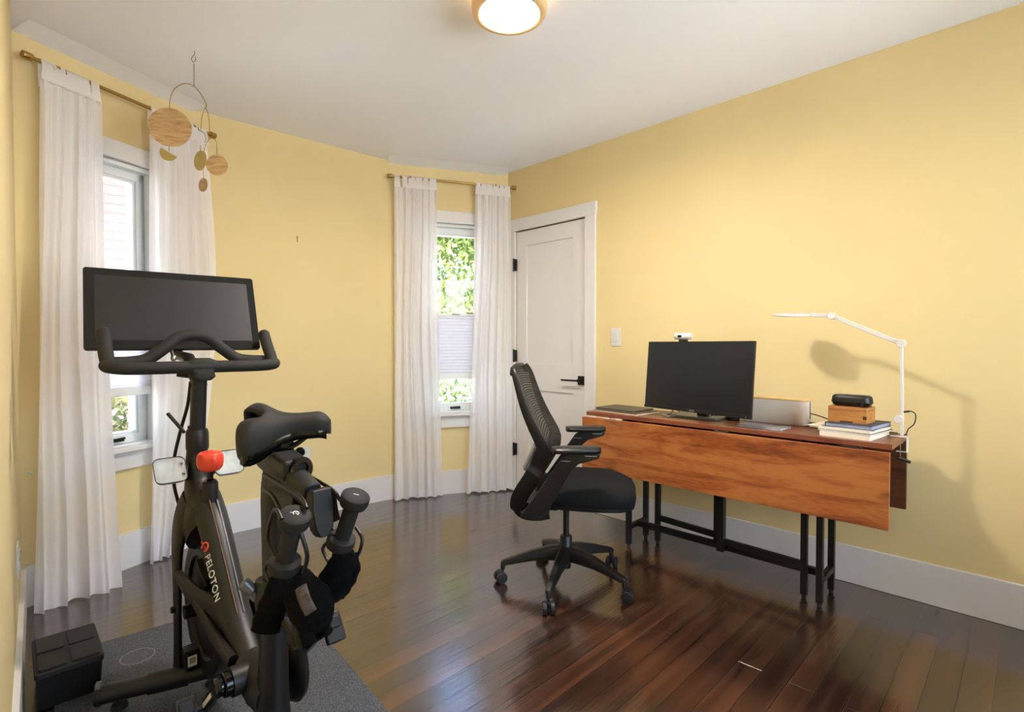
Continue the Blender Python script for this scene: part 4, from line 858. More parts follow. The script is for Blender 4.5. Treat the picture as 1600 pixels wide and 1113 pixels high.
# ------------------------------------------------------------------ exercise bike (local: X to the rider's right, Y forward, Z up)
BO = Vector((-1.06, 1.77, 0.0065)); BR = math.atan2(0.699, 0.715); Re = Vector((0.715, 0.699, 0)).normalized(); Rd = Vector((-Re.y, Re.x, 0))
bk = thing('exercise_bike', 'black stationary exercise bike with big tilted screen and coral red knob', 'exercise bike', BO, BR)
def tl(P): v = P - BO; return Vector((v.dot(Re), v.dot(Rd), v.z))
def bl(x, y, X=0.0):
    o = BO + Re * X; return tl(atplane(x, y, o, Rd))
def sweep(mb, nodes, seg=16, k=5, pw=2.4):
    """nodes: (X, Y, Z, half width along X, half depth across the path in the YZ plane)"""
    P = catmull([n[:3] for n in nodes], k); A = catmull([(n[3], n[4], 0) for n in nodes], k); rg = []
    for i, p in enumerate(P):
        t = (P[min(i + 1, len(P) - 1)] - P[max(i - 1, 0)]).normalized(); xa = Vector((1, 0, 0)); xa = (xa - t * xa.dot(t)).normalized(); ya = t.cross(xa)
        r = []
        for j in range(seg):
            a = 2 * PI * j / seg; cx, cy = math.cos(a), math.sin(a); e = 2.0 / pw
            r.append(p + xa * (A[i].x * math.copysign(abs(cx) ** e, cx)) + ya * (A[i].y * math.copysign(abs(cy) ** e, cy)))
        rg.append(r)
    mb.rings(rg); return mb
# stabilisers
sa = tl(atz(152, 1088, 0.06)); sb_ = tl(atz(362, 1038, 0.06)); sm_ = (sa + sb_) / 2
def stabiliser(a, b, nm='front_stabiliser'):
    a, b = Vector(a), Vector(b); d = (b - a).normalized(); L = (b - a).length
    mb = MB(); mb.tube([a + d * 0.002, a + d * L * 0.5, b - d * 0.002], [0.030] * 3, 24, flat=0.9, up=(0, 0, 1)); sb2 = mb.done(nm, 'bike', bk, smooth=50, bevel=0.003)
    for q, s_ in ((a, 1), (b, -1)):
        mb = MB(); mb.lathe([(0, -0.006), (0.027, -0.006), (0.0315, 0.0), (0.0315, 0.01), (0, 0.01)], q, d * s_, 24); mb.done('end_cap', 'black', sb2, smooth=40)
        f = q + d * s_ * 0.055; mb = MB(); mb.lathe([(0, 0.0005 - f.z), (0.022, 0.0005 - f.z), (0.024, 0.004 - f.z), (0.020, 0.016 - f.z), (0.008, 0.02 - f.z), (0.008, -0.015), (0, -0.015)], f, (0, 0, 1), 20); mb.done('levelling_foot', 'rubber', sb2, smooth=40)
    return sb2, a, b, d
fs, fa, fb, fd = stabiliser(sa, sb_)
mb = MB(); mb.tube([fa + fd * 0.13, fa + fd * 0.24], 0.0325, 24); mb.done('stabiliser_clamp', 'bike', fs, smooth=40)
w0 = fa - fd * 0.004 + Vector((0, 0.0, 0.028)); mb = MB(); mb.lathe([(0, -0.009), (0.010, -0.009), (0.0155, -0.006), (0.0155, 0.006), (0.010, 0.009), (0, 0.009)], w0 + fd * 0.008, fd, 24); mb.done('transport_wheel', 'silver', fs, smooth=40)
stabiliser((-0.26, -0.86, 0.06), (0.26, -0.86, 0.06), 'rear_stabiliser')
# frame
mb = MB()
fy = sm_.y
sweep(mb, [(0, 0.025, 0.86, 0.026, 0.027), (0, 0.025, 0.80, 0.028, 0.030), (0, 0.022, 0.74, 0.034, 0.038), (0, 0.015, 0.67, 0.038, 0.052), (0, -0.02, 0.60, 0.052, 0.085), (0, -0.055, 0.55, 0.062, 0.115), (0, -0.09, 0.515, 0.058, 0.085)])
for sg in (-1, 1):
    sweep(mb, [(sg * 0.030, -0.02, 0.62, 0.022, 0.06), (sg * 0.050, 0.0, 0.56, 0.020, 0.060), (sg * 0.063, 0.0, 0.49, 0.016, 0.052), (sg * 0.070, -0.012, 0.42, 0.013, 0.036), (sg * 0.072, -0.02, 0.30, 0.011, 0.026), (sg * 0.073, -0.022, 0.16, 0.011, 0.022), (sg * 0.073, -0.022, 0.065, 0.013, 0.024)])
    sweep(mb, [(sg * 0.071, -0.035, 0.388, 0.010, 0.020), (sg * 0.066, -0.12, 0.372, 0.011, 0.034), (sg * 0.054, -0.22, 0.362, 0.012, 0.036), (sg * 0.036, -0.31, 0.362, 0.014, 0.036), (sg * 0.024, -0.40, 0.33, 0.014, 0.036)])
    sweep(mb, [(sg * 0.060, -0.20, 0.350, 0.010, 0.022), (sg * 0.052, -0.33, 0.31, 0.012, 0.022), (sg * 0.045, -0.50, 0.285, 0.014, 0.026)])
sweep(mb, [(0, -0.07, 0.625, 0.046, 0.050), (0, -0.16, 0.570, 0.043, 0.046), (0, -0.258, 0.477, 0.040, 0.042), (0, -0.382, 0.348, 0.038, 0.042), (0, -0.50, 0.262, 0.042, 0.045), (0, -0.58, 0.235, 0.04, 0.05)])
# sleeve that carries the knob
sweep(mb, [(0, -0.132, 0.695, 0.022, 0.022), (0, -0.130, 0.655, 0.024, 0.024), (0, -0.115, 0.60, 0.030, 0.034), (0, -0.11, 0.56, 0.032, 0.034)], pw=2)
# seat tube, bottom bracket, rear strut
sweep(mb, [(0, -0.672, 0.49, 0.031, 0.036), (0, -0.668, 0.40, 0.031, 0.036), (0, -0.66, 0.30, 0.034, 0.042), (0, -0.655, 0.20, 0.040, 0.05), (0, -0.70, 0.11, 0.038, 0.042), (0, -0.80, 0.065, 0.036, 0.03), (0, -0.86, 0.06, 0.036, 0.026)])
sweep(mb, [(0, -0.52, 0.275, 0.05, 0.05), (0, -0.60, 0.262, 0.05, 0.06), (0, -0.66, 0.25, 0.04, 0.055)])
mb.cyl((-0.072, -0.571, 0.28), (0.072, -0.571, 0.28), 0.036)
mb.done('frame', 'bike', bk, smooth=60)
# silver seam along the top of the beam
mb = MB()
for x, r in ((-0.010, 0.003), (0.012, 0.0045)):
    pass
mb.tube(catmull([(0.013, -0.150, 0.640), (0.013, -0.205, 0.588), (0.012, -0.290, 0.503), (0.011, -0.352, 0.438), (0.010, -0.414, 0.374)]), 0.0028, 8); mb.done('frame_seam', 'silver', bk, smooth=60)
mb = MB(); mb.tube(catmull([(-0.008, -0.150, 0.643), (-0.008, -0.205, 0.590), (-0.008, -0.290, 0.505), (-0.008, -0.352, 0.440), (-0.008, -0.414, 0.376)]), 0.0018, 8); mb.done('frame_seam', 'brownleather', bk, smooth=60)
# lettering on the left face of the beam
def beamM(px1, py1, off=0.0):
    return None
bx = Vector((0, -0.70, -0.714)).normalized(); fn_ = Vector((-0.86, -0.36, 0.36)).normalized(); by = fn_.cross(bx)
oL = Vector((-0.0415, -0.300, 0.452)); text('lettering', 'PELOTON', 0.030, frame(oL, bx, by), 'whiteink', bk, 0.0006, sp=1.12)
# ringed p mark
def pmark(nm, m, r, mat, parent):
    mb = MB(); pts = [m @ Vector((r * 0.62 * math.cos(a), r * 0.62 * math.sin(a), 0)) for a in [math.radians(-30 + 290 * i / 20) for i in range(21)]]
    mb.tube(pts, r * 0.14, 8); mb.tube([m @ Vector((r * 0.62, r * 0.0, 0)), m @ Vector((r * 0.05, 0, 0)), m @ Vector((-r * 0.10, -r * 0.10, 0))], r * 0.12, 8); mb.tube([m @ Vector((-r * 1.15, -r * 0.45, 0)), m @ Vector((-r * 0.62, -r * 0.25, 0))], r * 0.12, 8)
    return mb.done(nm, mat, parent, smooth=60)
pmark('emblem', frame(oL - bx * 0.100, bx, by), 0.020, 'redink', bk)
# flywheel between the fork legs
FW = Vector((0, -0.075, 0.275)); mb = MB(); mb.lathe([(0.03, -0.010), (0.16, -0.008), (0.165, -0.018), (0.208, -0.020), (0.213, -0.016), (0.213, 0.016), (0.208, 0.020), (0.165, 0.018), (0.16, 0.008), (0.03, 0.010)], FW, (1, 0, 0), 64); fw = mb.done('flywheel', 'bike', bk, smooth=35)
mb = MB(); mb.tube([FW + Vector((-0.0125, 0.19 * math.cos(a), 0.19 * math.sin(a))) for a in [i * PI / 32 for i in range(64)]], 0.0085, 8, closed=True); mb.done('rim_ring', 'steel' if False else 'black', fw, smooth=60)
mb = MB(); mb.cyl(FW + Vector((-0.066, 0, 0)), FW + Vector((0.066, 0, 0)), 0.022); mb.done('axle', 'darksteel', fw, smooth=40)
mb = MB(); mb.box((0, -0.13, 0.40), (0.075, 0.10, 0.05), (0.5, 0, 0)); mb.box((-0.035, -0.19, 0.36), (0.01, 0.04, 0.10), (0.3, 0, 0)); mb.done('magnet_brake', 'black', bk, bevel=0.004)
mb = MB(); mb.cyl((-0.092, -0.024, 0.272), (-0.080, -0.024, 0.272), 0.011, seg=16); mb.done('axle_bolt', 'darksteel', bk, smooth=40)
q = bl(332, 862, 0.0)
# belt guard on the far side
mb = MB(); mb.lathe([(0, -0.016), (0.088, -0.016), (0.100, -0.010), (0.106, 0.0), (0.100, 0.012), (0.085, 0.016), (0, 0.016)], (0.078, -0.565, 0.272), (1, 0, 0), 48)
mb.rings([[Vector((x, y, z)) for y, z in ((-0.56, 0.372), (-0.56, 0.172), (-0.10, 0.235), (-0.06, 0.28), (-0.10, 0.33))] for x in (0.066, 0.09)]); mb.done('belt_guard', 'bike', bk, smooth=40)
# cranks and pedals
bb = Vector((0, -0.571, 0.28))
cdv = Vector((0, 0.75, -0.66)).normalized()
for sg in (-1, 1):
    c0 = bb + Vector((sg * 0.098, 0, 0)); c1 = c0 + cdv * (0.17 * -sg * -1 if sg < 0 else -0.17)
    c1 = c0 + cdv * (0.16 if sg < 0 else -0.16)
    mb = MB(); mb.bar(c0, c1, 0.016, 0.032, (0, 1, 0)); mb.lathe([(0, -0.012), (0.02, -0.012), (0.023, -0.008), (0.023, 0.008), (0.018, 0.012), (0, 0.012)], c0, (1, 0, 0)); mb.cyl((sg * 0.070, c0.y, c0.z), (sg * 0.09, c0.y, c0.z), 0.030)
    cr = mb.done('crank_arm', 'gloss', bk, bevel=0.003, smooth=40)
    pc = c1 + Vector((sg * 0.045, 0, 0)); mb = MB(); mb.box(pc, (0.050, 0.075, 0.020), (0.9, 0, 0)); mb.cyl(c1, pc, 0.010); mb.box(pc + Vector((0, 0.0, 0.014)), (0.036, 0.03, 0.012), (0.9, 0, 0)); pd = mb.done('pedal', 'black', cr, bevel=0.004)
mb = MB(); mb.box(bb + Vector((-0.1075, 0, 0)) + cdv * 0.10, (0.001, 0.011, 0.10), (math.atan2(cdv.y, -cdv.z) * 1.0, 0, 0)); mb.done('crank_sticker', 'whiteink', bk)
# front post, collar, lever
mb = MB(); mb.rings([[Vector((x, y + 0.012 - (z_ - 0.85) * 0.14, z_)) for x, y in rrect(0.044, 0.046, 0.014)] for z_ in (0.84, 1.035)]); mb.done('handlebar_post', 'bike', bk, smooth=40)
mb = MB(); mb.lathe([(0.0, 0.775), (0.031, 0.775), (0.0345, 0.785), (0.0345, 0.835), (0.031, 0.848), (0.028, 0.85), (0, 0.85)], (0, 0.018, 0), (0, 0, 1)); mb.box((0, 0.055, 0.80), (0.02, 0.03, 0.05)); mb.done('post_collar', 'bike', bk, smooth=40)
l0 = bl(293, 672, 0); l1 = bl(270, 646, 0); mb = MB(); a_ = Vector((-0.01, 0.045, 0.80)); mb.bar(Vector((-0.03, 0.05, 0.835)), Vector((-0.075, 0.075, 0.905)), 0.016, 0.009); mb.done('height_lever', 'black', bk, bevel=0.003)
for x in (-0.022, 0.022):
    mb = MB(); mb.ell((x, 0.0, 1.0), (0.006, 0.007, 0.007)); mb.done('post_bolt', 'gloss', bk, smooth=60)
# handlebar
HZ = 1.063
loop = [(-0.17, -0.055, HZ), (0, -0.055, HZ), (0.17, -0.055, HZ), (0.225, -0.045, HZ + 0.003), (0.246, -0.005, HZ + 0.008), (0.228, 0.035, HZ + 0.014), (0.18, 0.045, HZ + 0.016), (0.135, 0.05, HZ + 0.025), (0.088, 0.050, HZ + 0.060), (0.045, 0.055, HZ + 0.096), (0, 0.055, HZ + 0.106), (-0.045, 0.055, HZ + 0.096), (-0.088, 0.050, HZ + 0.060), (-0.135, 0.05, HZ + 0.025), (-0.18, 0.045, HZ + 0.016), (-0.228, 0.035, HZ + 0.014), (-0.246, -0.005, HZ + 0.008), (-0.225, -0.045, HZ + 0.003)]
mb = MB(); mb.tube(catmull(loop, 6, closed=True), 0.0200, 18, closed=True)
for sg in (-1, 1):
    hp = catmull([(sg * 0.236, -0.02, HZ + 0.002), (sg * 0.243, 0.015, HZ + 0.03), (sg * 0.243, 0.05, HZ + 0.07), (sg * 0.243, 0.085, HZ + 0.115)], 6); n_ = len(hp)
    hp += [hp[-1] + (hp[-1] - hp[-2]).normalized() * 0.008, hp[-1] + (hp[-1] - hp[-2]).normalized() * 0.013]
    mb.tube(hp, [0.0200] * n_ + [0.0155, 0.006], 18)
mb.done('handlebar', 'rubber', bk, smooth=70)
mb = MB()
mb.rings([[Vector((x, y - 0.05, z_)) for x, y in rrect(a, b, c)] for a, b, c, z_ in ((0.05, 0.05, 0.02, 1.018), (0.075, 0.06, 0.02, 1.03), (0.07, 0.05, 0.02, 1.045), (0.11, 0.046, 0.02, 1.066), (0.09, 0.044, 0.018, 1.082), (0.045, 0.03, 0.012, 1.092))]); mb.done('bar_clamp_cover', 'rubber', bk, smooth=60)
# screen
sx_ = Vector((0.783, 0.622, 0)); ctr = Vector((-1.216, 1.909, 1.269)); ba = Vector((0.622, -0.783, 0)); upv = (Vector((0, 0, 0.262)) - ba * 0.115).normalized()
xs = Vector((sx_.dot(Re), sx_.dot(Rd), 0)); us = Vector((upv.dot(Re), upv.dot(Rd), upv.z)); cs_ = tl(ctr); ns = xs.cross(us)
SW, SH = 0.530, 0.308
def sf(x, y, z): return frame(cs_ + xs.normalized() * x + us * y + ns.normalized() * z, xs, us)
mb = MB(); mb.prism(rrect(SW, SH, 0.010), 0.018, sf(0, 0, -0.009)); mb.prism(rrect(SW * 0.6, SH * 0.6, 0.03), 0.03, sf(0, 0, -0.03)); sh_ = mb.done('screen_housing', 'black', bk, bevel=0.003)
mb = MB(); mb.prism(rrect(SW - 0.056, SH - 0.062, 0.001), 0.0006, sf(0.002, 0.002, 0.0004)); mb.done('screen_panel', 'screen', sh_)
mb = MB(); mb.prism(rrect(SW - 0.004, SH - 0.004, 0.009), 0.0006, sf(0, 0, -0.0001)); mb.done('screen_bezel', 'gloss', sh_)
mb = MB(); pA = cs_ - us * 0.05 - ns.normalized() * 0.045; mb.tube([pA, pA - Vector((0, 0.0, 0.10)), Vector((-0.012, 0.06, 1.09)), Vector((-0.005, 0.03, 1.04)), Vector((0, 0.012, 1.02))], [0.02, 0.019, 0.018, 0.02, 0.022], 16); mb.tube([(-0.05, 0.045, 1.045), (0.0, 0.03, 1.035)], 0.017, 14); mb.done('screen_mount', 'black', bk, smooth=60)
c1 = bl(266, 560, 0.0)
mb = MB(); mb.tube(catmull([(-0.060, 0.10, 1.15), (-0.062, 0.075, 1.12), (-0.058, 0.05, 1.085), (-0.045, 0.035, 1.06), (-0.02, 0.03, 1.05)]), 0.005, 8); mb.ell((-0.060, 0.05, 1.09), (0.009, 0.009, 0.012)); mb.done('screen_cable', 'steel', bk, smooth=60)
# long flat cable beside the front post
mb = MB(); mb.tube(catmull([(-0.012, 0.045, 1.01), (-0.018, 0.06, 0.93), (-0.036, 0.09, 0.83), (-0.052, 0.10, 0.74), (-0.054, 0.10, 0.66), (-0.042, 0.085, 0.58), (-0.034, 0.06, 0.53)], 8), 0.0055, 10, flat=0.6); mb.done('cable', 'black', bk, smooth=60)
# resistance knob
K0 = Vector((0, -0.133, 0.695)); mb = MB(); mb.lathe([(0, 0), (0.019, 0), (0.0195, 0.004), (0.014, 0.009), (0.0085, 0.012), (0.0085, 0.045), (0, 0.045)], K0); mb.done('knob_stem', 'gloss', bk, smooth=40)
mb = MB(); K1 = K0 + Vector((0, 0, 0.036)); rg = []
for rr_, hh in ((0.010, 0.0), (0.027, 0.003), (0.035, 0.012), (0.0385, 0.026), (0.0385, 0.044), (0.036, 0.055), (0.029, 0.062), (0.001, 0.064)):
    r = []
    for j in range(48):
        a = 2 * PI * j / 48; dip = 0.0042 * max(0, math.cos(7 * a)) ** 1 * math.exp(-((hh - 0.026) / 0.016) ** 2)
        r.append(K1 + Vector(((rr_ - dip) * math.cos(a), (rr_ - dip) * math.sin(a), hh)))
    rg.append(r)
mb.rings(rg); kn = mb.done('resistance_knob', 'red', bk, smooth=70)
pmark('emblem', frame(K1 + Vector((0, 0, 0.0645)), (0.9, 0.43, 0), (-0.43, 0.9, 0)), 0.014, 'redink', kn)
# clear bottle trays each side of the head tube
for sg, px_, py_, X_ in ((-1, 271, 743, -0.092), (1, 344, 735, 0.092)):
    c = Vector((sg * 0.086, -0.015, 0.728)); tilt = Matrix.Rotation(math.radians(52), 3, 'X')
    def tp_(x, y, z): return c + tilt @ Vector((x, y, z))
    mb = MB(); R1 = rrect(0.088, 0.088, 0.018, 6)
    mb.rings([[tp_(x * k, y * k - 0.010 * (1 - k), z) for x, y in R1] for k, z in ((1.0, 0.0), (1.02, -0.003), (0.97, -0.012), (0.82, -0.026), (0.45, -0.034))]); ty = mb.done('bottle_tray', 'clear', bk, smooth=50)
    mb = MB(); mb.tube([tp_(x * 1.01, y * 1.01, 0.001) for x, y in rrect(0.089, 0.089, 0.018, 6)], 0.0013, 8, closed=True); mb.done('tray_rim', 'darksteel', ty, smooth=60)
    for yy in (0.018, -0.02):
        mb = MB(); mb.ell(tp_(-sg * 0.034, yy, 0.003), (0.005, 0.008, 0.003)); mb.done('tray_clip', 'silver', ty, smooth=60)
    mb = MB(); mb.bar(tp_(-sg * 0.046, 0, -0.004), Vector((sg * 0.028, 0.015, 0.70)), 0.012, 0.05); mb.done('tray_bracket', 'gloss', ty, bevel=0.002)
# seat post, collar, slider
mb = MB(); sweep(mb, [(0, -0.672, 0.48, 0.022, 0.040), (0, -0.670, 0.60, 0.022, 0.040), (0, -0.665, 0.74, 0.022, 0.041), (0, -0.675, 0.800, 0.022, 0.040), (0, -0.70, 0.835, 0.022, 0.032)], pw=2.6); mb.done('seat_post', 'bike', bk, smooth=60)
mb = MB(); sweep(mb, [(0, -0.672, 0.475, 0.034, 0.050), (0, -0.672, 0.485, 0.040, 0.055), (0, -0.672, 0.545, 0.040, 0.055), (0, -0.671, 0.556, 0.036, 0.051)], k=3); sc_ = mb.done('seat_collar', 'bike', bk, smooth=50)
mb = MB(); k0_ = Vector((-0.030, -0.655, 0.515)); kd = Vector((-0.5, 0.30, 0.62)).normalized(); mb.lathe([(0, 0), (0.010, 0), (0.010, 0.018), (0.015, 0.02), (0.016, 0.05), (0.013, 0.053), (0, 0.053)], k0_, kd, 20); mb.done('height_knob', 'silver', sc_, smooth=40)
mb = MB(); sweep(mb, [(0, -0.62, 0.852, 0.022, 0.026), (0, -0.80, 0.828, 0.024, 0.028), (0, -0.90, 0.81, 0.02, 0.026)], pw=4, k=3); mb.bar((0, -0.66, 0.82), (0, -0.84, 0.77), 0.042, 0.06); mb.done('seat_slider', 'bike', bk, bevel=0.003, smooth=50)
mb = MB(); mb.lathe([(0.014, 0.0), (0.024, 0.0), (0.026, 0.004), (0.026, 0.03), (0.014, 0.03), (0.013, 0.004)], (0.003, -0.80, 0.85), (0.25, -0.9, 0.15), 28); mb.done('slider_clamp', 'gloss', bk, smooth=40)
mb = MB(); mb.box((0.0, -0.775, 0.855), (0.058, 0.085, 0.048), (math.radians(8), 0, 0)); mb.done('slider_carriage', 'bike', bk, bevel=0.008)
mb = MB(); pl = [(y, z) for y, z in ((-0.022, 0.04), (0.022, 0.04), (0.026, 0.0), (0.022, -0.045), (0.008, -0.062), (-0.010, -0.062), (-0.020, -0.045), (-0.026, 0.0))]; mb.prism([(y, z) for y, z in pl], 0.028, frame((0.010, -0.915, 0.785), (1, 0.15, 0), (0, 0.1, 1))); mb.done('slider_end_plate', 'bike', bk, bevel=0.004)
mb = MB(); mb.ell((0.006, -0.885, 0.828), (0.012, 0.012, 0.009)); mb.done('adjuster_bolt', 'chain', bk, smooth=60)
# saddle, swung round so its nose points to the picture's right
sN = Vector((0.955, 0.30, 0)).normalized(); sNl = Vector((sN.dot(Re), sN.dot(Rd), 0)); sTl = Vector((-sNl.y, sNl.x, 0)); sc0 = tl(at(443, 660, 1.29)); sc0.z = 0.955
SLn = 0.200
def sad(u, v):
    x = (u - 0.47) * SLn
    hw = 0.074 * math.exp(-((u - 0.10) / 0.30) ** 2) + 0.0255 + 0.004 * math.exp(-((u - 0.85) / 0.15) ** 2)
    if u < 0.1: hw *= 0.62 + 0.38 * math.sqrt(u / 0.1)
    if u > 0.86: hw *= math.sqrt(max(0.0, 1 - ((u - 0.86) / 0.14) ** 2)) * 0.85 + 0.15
    dr = 0.028 + 0.046 * math.exp(-((u - 0.12) / 0.26) ** 2)      # how far the flank drops
    top = 0.020 * math.exp(-((u - 0.12) / 0.22) ** 2) - 0.004 * math.sin(PI * u) + 0.004
    a = v * PI / 2 * 1.12; yy = hw * math.sin(a) / math.sin(PI / 2) ; zz = top - dr * (1 - math.cos(a)) ** 1.15
    groove = 0.010 * math.exp(-(v / 0.30) ** 2) * (1 - 0.75 * u) + 0.012 * math.exp(-(v / 0.28) ** 2) * math.exp(-(u / 0.22) ** 2)
    x += 0.055 * (math.exp(-(v / 0.30) ** 2)) * (1 - u) ** 5        # notch between the two wings
    if u > 0.86: zz -= 0.02 * ((u - 0.86) / 0.14) ** 2
    q1, q2 = yy * math.cos(0.30) - (zz - groove) * math.sin(0.30), yy * math.sin(0.30) + (zz - groove) * math.cos(0.30)
    return sc0 + sNl * x + sTl * q1 + Vector((0, 0, q2 + 0.004))
mb = MB(); mb.grid(lambda u, v: sad(u, 2 * v - 1), 36, 28); mb.done('saddle', 'rubber', bk, smooth=80, solid=0.010)
mb = MB(); mb.grid(lambda u, v: sad(0.06 + 0.9 * u, (2 * v - 1) * 0.93) - Vector((0, 0, 0.018 - 0.0 * u)), 20, 14); mb.done('saddle_base', 'gloss', bk, smooth=80, solid=0.008)
for sg in (-1, 1):
    mb = MB(); mb.tube(catmull([sc0 + sNl * 0.085 + sTl * sg * 0.010 + Vector((0, 0, -0.030)), sc0 + sNl * 0.055 + sTl * sg * 0.015 + Vector((0, 0, -0.048)), sc0 + sNl * 0.02 + sTl * sg * 0.020 + Vector((0, 0, -0.070)), sc0 - sNl * 0.03 + sTl * sg * 0.022 + Vector((0, 0, -0.070)), sc0 - sNl * 0.07 + sTl * sg * 0.03 + Vector((0, 0, -0.045))]), 0.0042, 10); mb.done('saddle_rail', 'darksteel', bk, smooth=60)
cc_ = sc0 + Vector((0, 0, -0.075)) - sNl * 0.01
mb = MB(); mb.cyl(cc_ - sTl * 0.035, cc_ + sTl * 0.035, 0.021); mb.box(cc_ + Vector((0, 0, 0.012)), (0.05, 0.05, 0.02)); mb.tube([cc_, cc_ + Vector((0.0, -0.01, -0.03)), Vector((0, -0.775, 0.86))], [0.018, 0.016, 0.016], 14); mb.done('saddle_clamp', 'gloss', bk, smooth=40)
for k in (-0.028, -0.05):
    mb = MB(); mb.lathe([(0, -0.006), (0.011, -0.006), (0.012, 0), (0.011, 0.006), (0, 0.006)], cc_ - sNl * -k * -1 + sNl * 0 + Vector((0, 0, -0.006)) - sTl * 0.030, sTl, 16); mb.done('clamp_bolt', 'gloss', bk, smooth=40)
# weight rack of bent rod behind the saddle
T1, T2 = Vector((-0.070, -0.985, 0.806)), Vector((0.074, -0.955, 0.808))   # tops of the two weights
D1 = Vector((-0.004, 0.055, -0.125)).normalized(); WL = 0.138
def rod_(pts, r=0.0042): 
    mb = MB(); mb.tube(catmull(pts, 4), r, 10); return mb.done('weight_rack_rod', 'darksteel', bk, smooth=60)
rod_([bl(412, 741, -0.035), bl(440, 758, -0.040), bl(471, 779, -0.045), bl(479, 795, -0.05)])
rod_([bl(411, 765, -0.035), bl(425, 774, -0.040), bl(438, 797, -0.05), bl(447, 812, -0.06)])
rod_([bl(464, 735, 0.035), bl(490, 748, 0.040), bl(521, 767, 0.045), bl(530, 780, 0.05), bl(541, 792, 0.06)])
rod_([bl(497, 792, 0.02), bl(510, 812, 0.04), bl(526, 845, 0.06), bl(529, 852, 0.07), bl(519, 884, 0.08), bl(505, 862, 0.08), bl(507, 852, 0.08), bl(515, 846, 0.09)])
rod_([bl(440, 812, -0.10), bl(429, 797, -0.10), bl(418, 842, -0.095), bl(435, 880, -0.085), bl(432, 905, -0.08), bl(427, 918, -0.08), bl(415, 893, -0.08), bl(418, 880, -0.08), bl(427, 874, -0.08)])
rod_([bl(469, 830, -0.06), bl(480, 868, -0.05), bl(474, 895, -0.05)])
rod_([bl(556, 825, 0.115), bl(566, 843, 0.115), bl(559, 868, 0.11), bl(549, 868, 0.11), bl(546, 862, 0.11)])
mb = MB(); mb.prism([(-0.004, 0.05), (0.006, 0.05), (0.012, 0.0), (0.016, -0.018), (0.0, -0.024), (-0.016, -0.018), (-0.006, 0.0)], 0.006, frame(bl(520, 800, 0.05), (0.9, -0.4, 0), (0.1, 0, 1))); mb.done('rack_bracket', 'black', bk, bevel=0.001)
def weight(topl, dirv, label, mark, rz):
    Pw = Matrix.Rotation(BR, 3, 'Z') @ topl + BO; dw = (Matrix.Rotation(BR, 3, 'Z') @ dirv).normalized(); ax_ = -dw
    o = thing('dumbbell', label, 'dumbbell', Pw, 0, 'light dumbbells in the bike rack')
    HR = 0.0315
    for k, nm in ((0, 1), (1, 0)):
        c = dw * (WL - 0.028 if k else 0.0)
        mb = MB(); mb.lathe([(0, 0), (HR * 0.85, 0), (HR * 0.97, -0.003), (HR, -0.009), (HR, -0.018), (HR * 0.93, -0.026), (HR * 0.7, -0.031), (0, -0.031)], c, ax_, 36); hd = mb.done('weight_head', 'rubber', o, smooth=40)
        if k == 0: h1_ = hd
    mb = MB(); mb.cyl(dw * 0.02, dw * (WL - 0.02), 0.0175, seg=24); mb.done('handle', 'rubber', o, smooth=40)
    xa = Vector((math.cos(rz), math.sin(rz), 0)); xa = (xa - ax_ * xa.dot(ax_)).normalized(); m = frame(ax_ * 0.0006, xa, ax_.cross(xa))
    if mark == 'p': pmark('emblem', m, 0.0085, 'whiteink', h1_)
    else: text('lettering', '1', 0.017, m, 'whiteink', h1_)
    return o
weight(T1, D1, 'black dumbbell with white emblem, standing left in the bike rack', 'p', -0.2)
weight(T2, D1 + Vector((-0.07, 0.0, 0)), 'black dumbbell with the number one on its end, right in the rack', '1', 0.3 + PI / 2)
# black gloves hanging from the rack
def glove(label, pal, cuff, fingers, strap, ax):
    root = thing('glove', label, 'glove', BO, BR, 'black gloves hanging from the bike rack')
    mb = MB(); P = [Vector(p) for p, r in pal]; R_ = [r for p, r in pal]
    mb.tube(catmull(P, 5), [catmull([(r, 0, 0) for r in R_], 5)[i].x for i in range((len(P) - 1) * 5 + 1)], 16, flat=0.55, up=ax); o = mb.done('palm', 'glove', root, smooth=70)
    d = o.modifiers.new('Displace', 'DISPLACE'); tx = bpy.data.textures.new('crumple', 'CLOUDS'); tx.noise_scale = 0.03; d.texture = tx; d.strength = 0.012; d.mid_level = 0.5
    for pts, r, m in fingers:
        mb = MB(); q_ = catmull([Vector(p) for p in pts], 4); mb.tube(q_, [r * (1 - 0.25 * i / len(q_)) + 0.0012 * math.sin(i * 2.1) for i in range(len(q_))], 12, flat=0.75, up=ax); mb.done('finger', m, root, smooth=70)
    mb = MB(); q_ = catmull([Vector(p) for p in cuff[0]], 5); mb.tube(q_, [cuff[1] + 0.0015 * math.sin(i * 1.7) for i in range(len(q_))], 14, flat=0.35, up=ax); mb.done('cuff', 'glove', root, smooth=70)
    if strap: mb = MB(); q_ = catmull([Vector(p) for p in strap[0]], 4); mb.tube(q_, strap[1], 10, flat=0.3, up=ax); mb.done('mesh_panel', strap[2], root, smooth=70)
    return root
X1 = -0.05
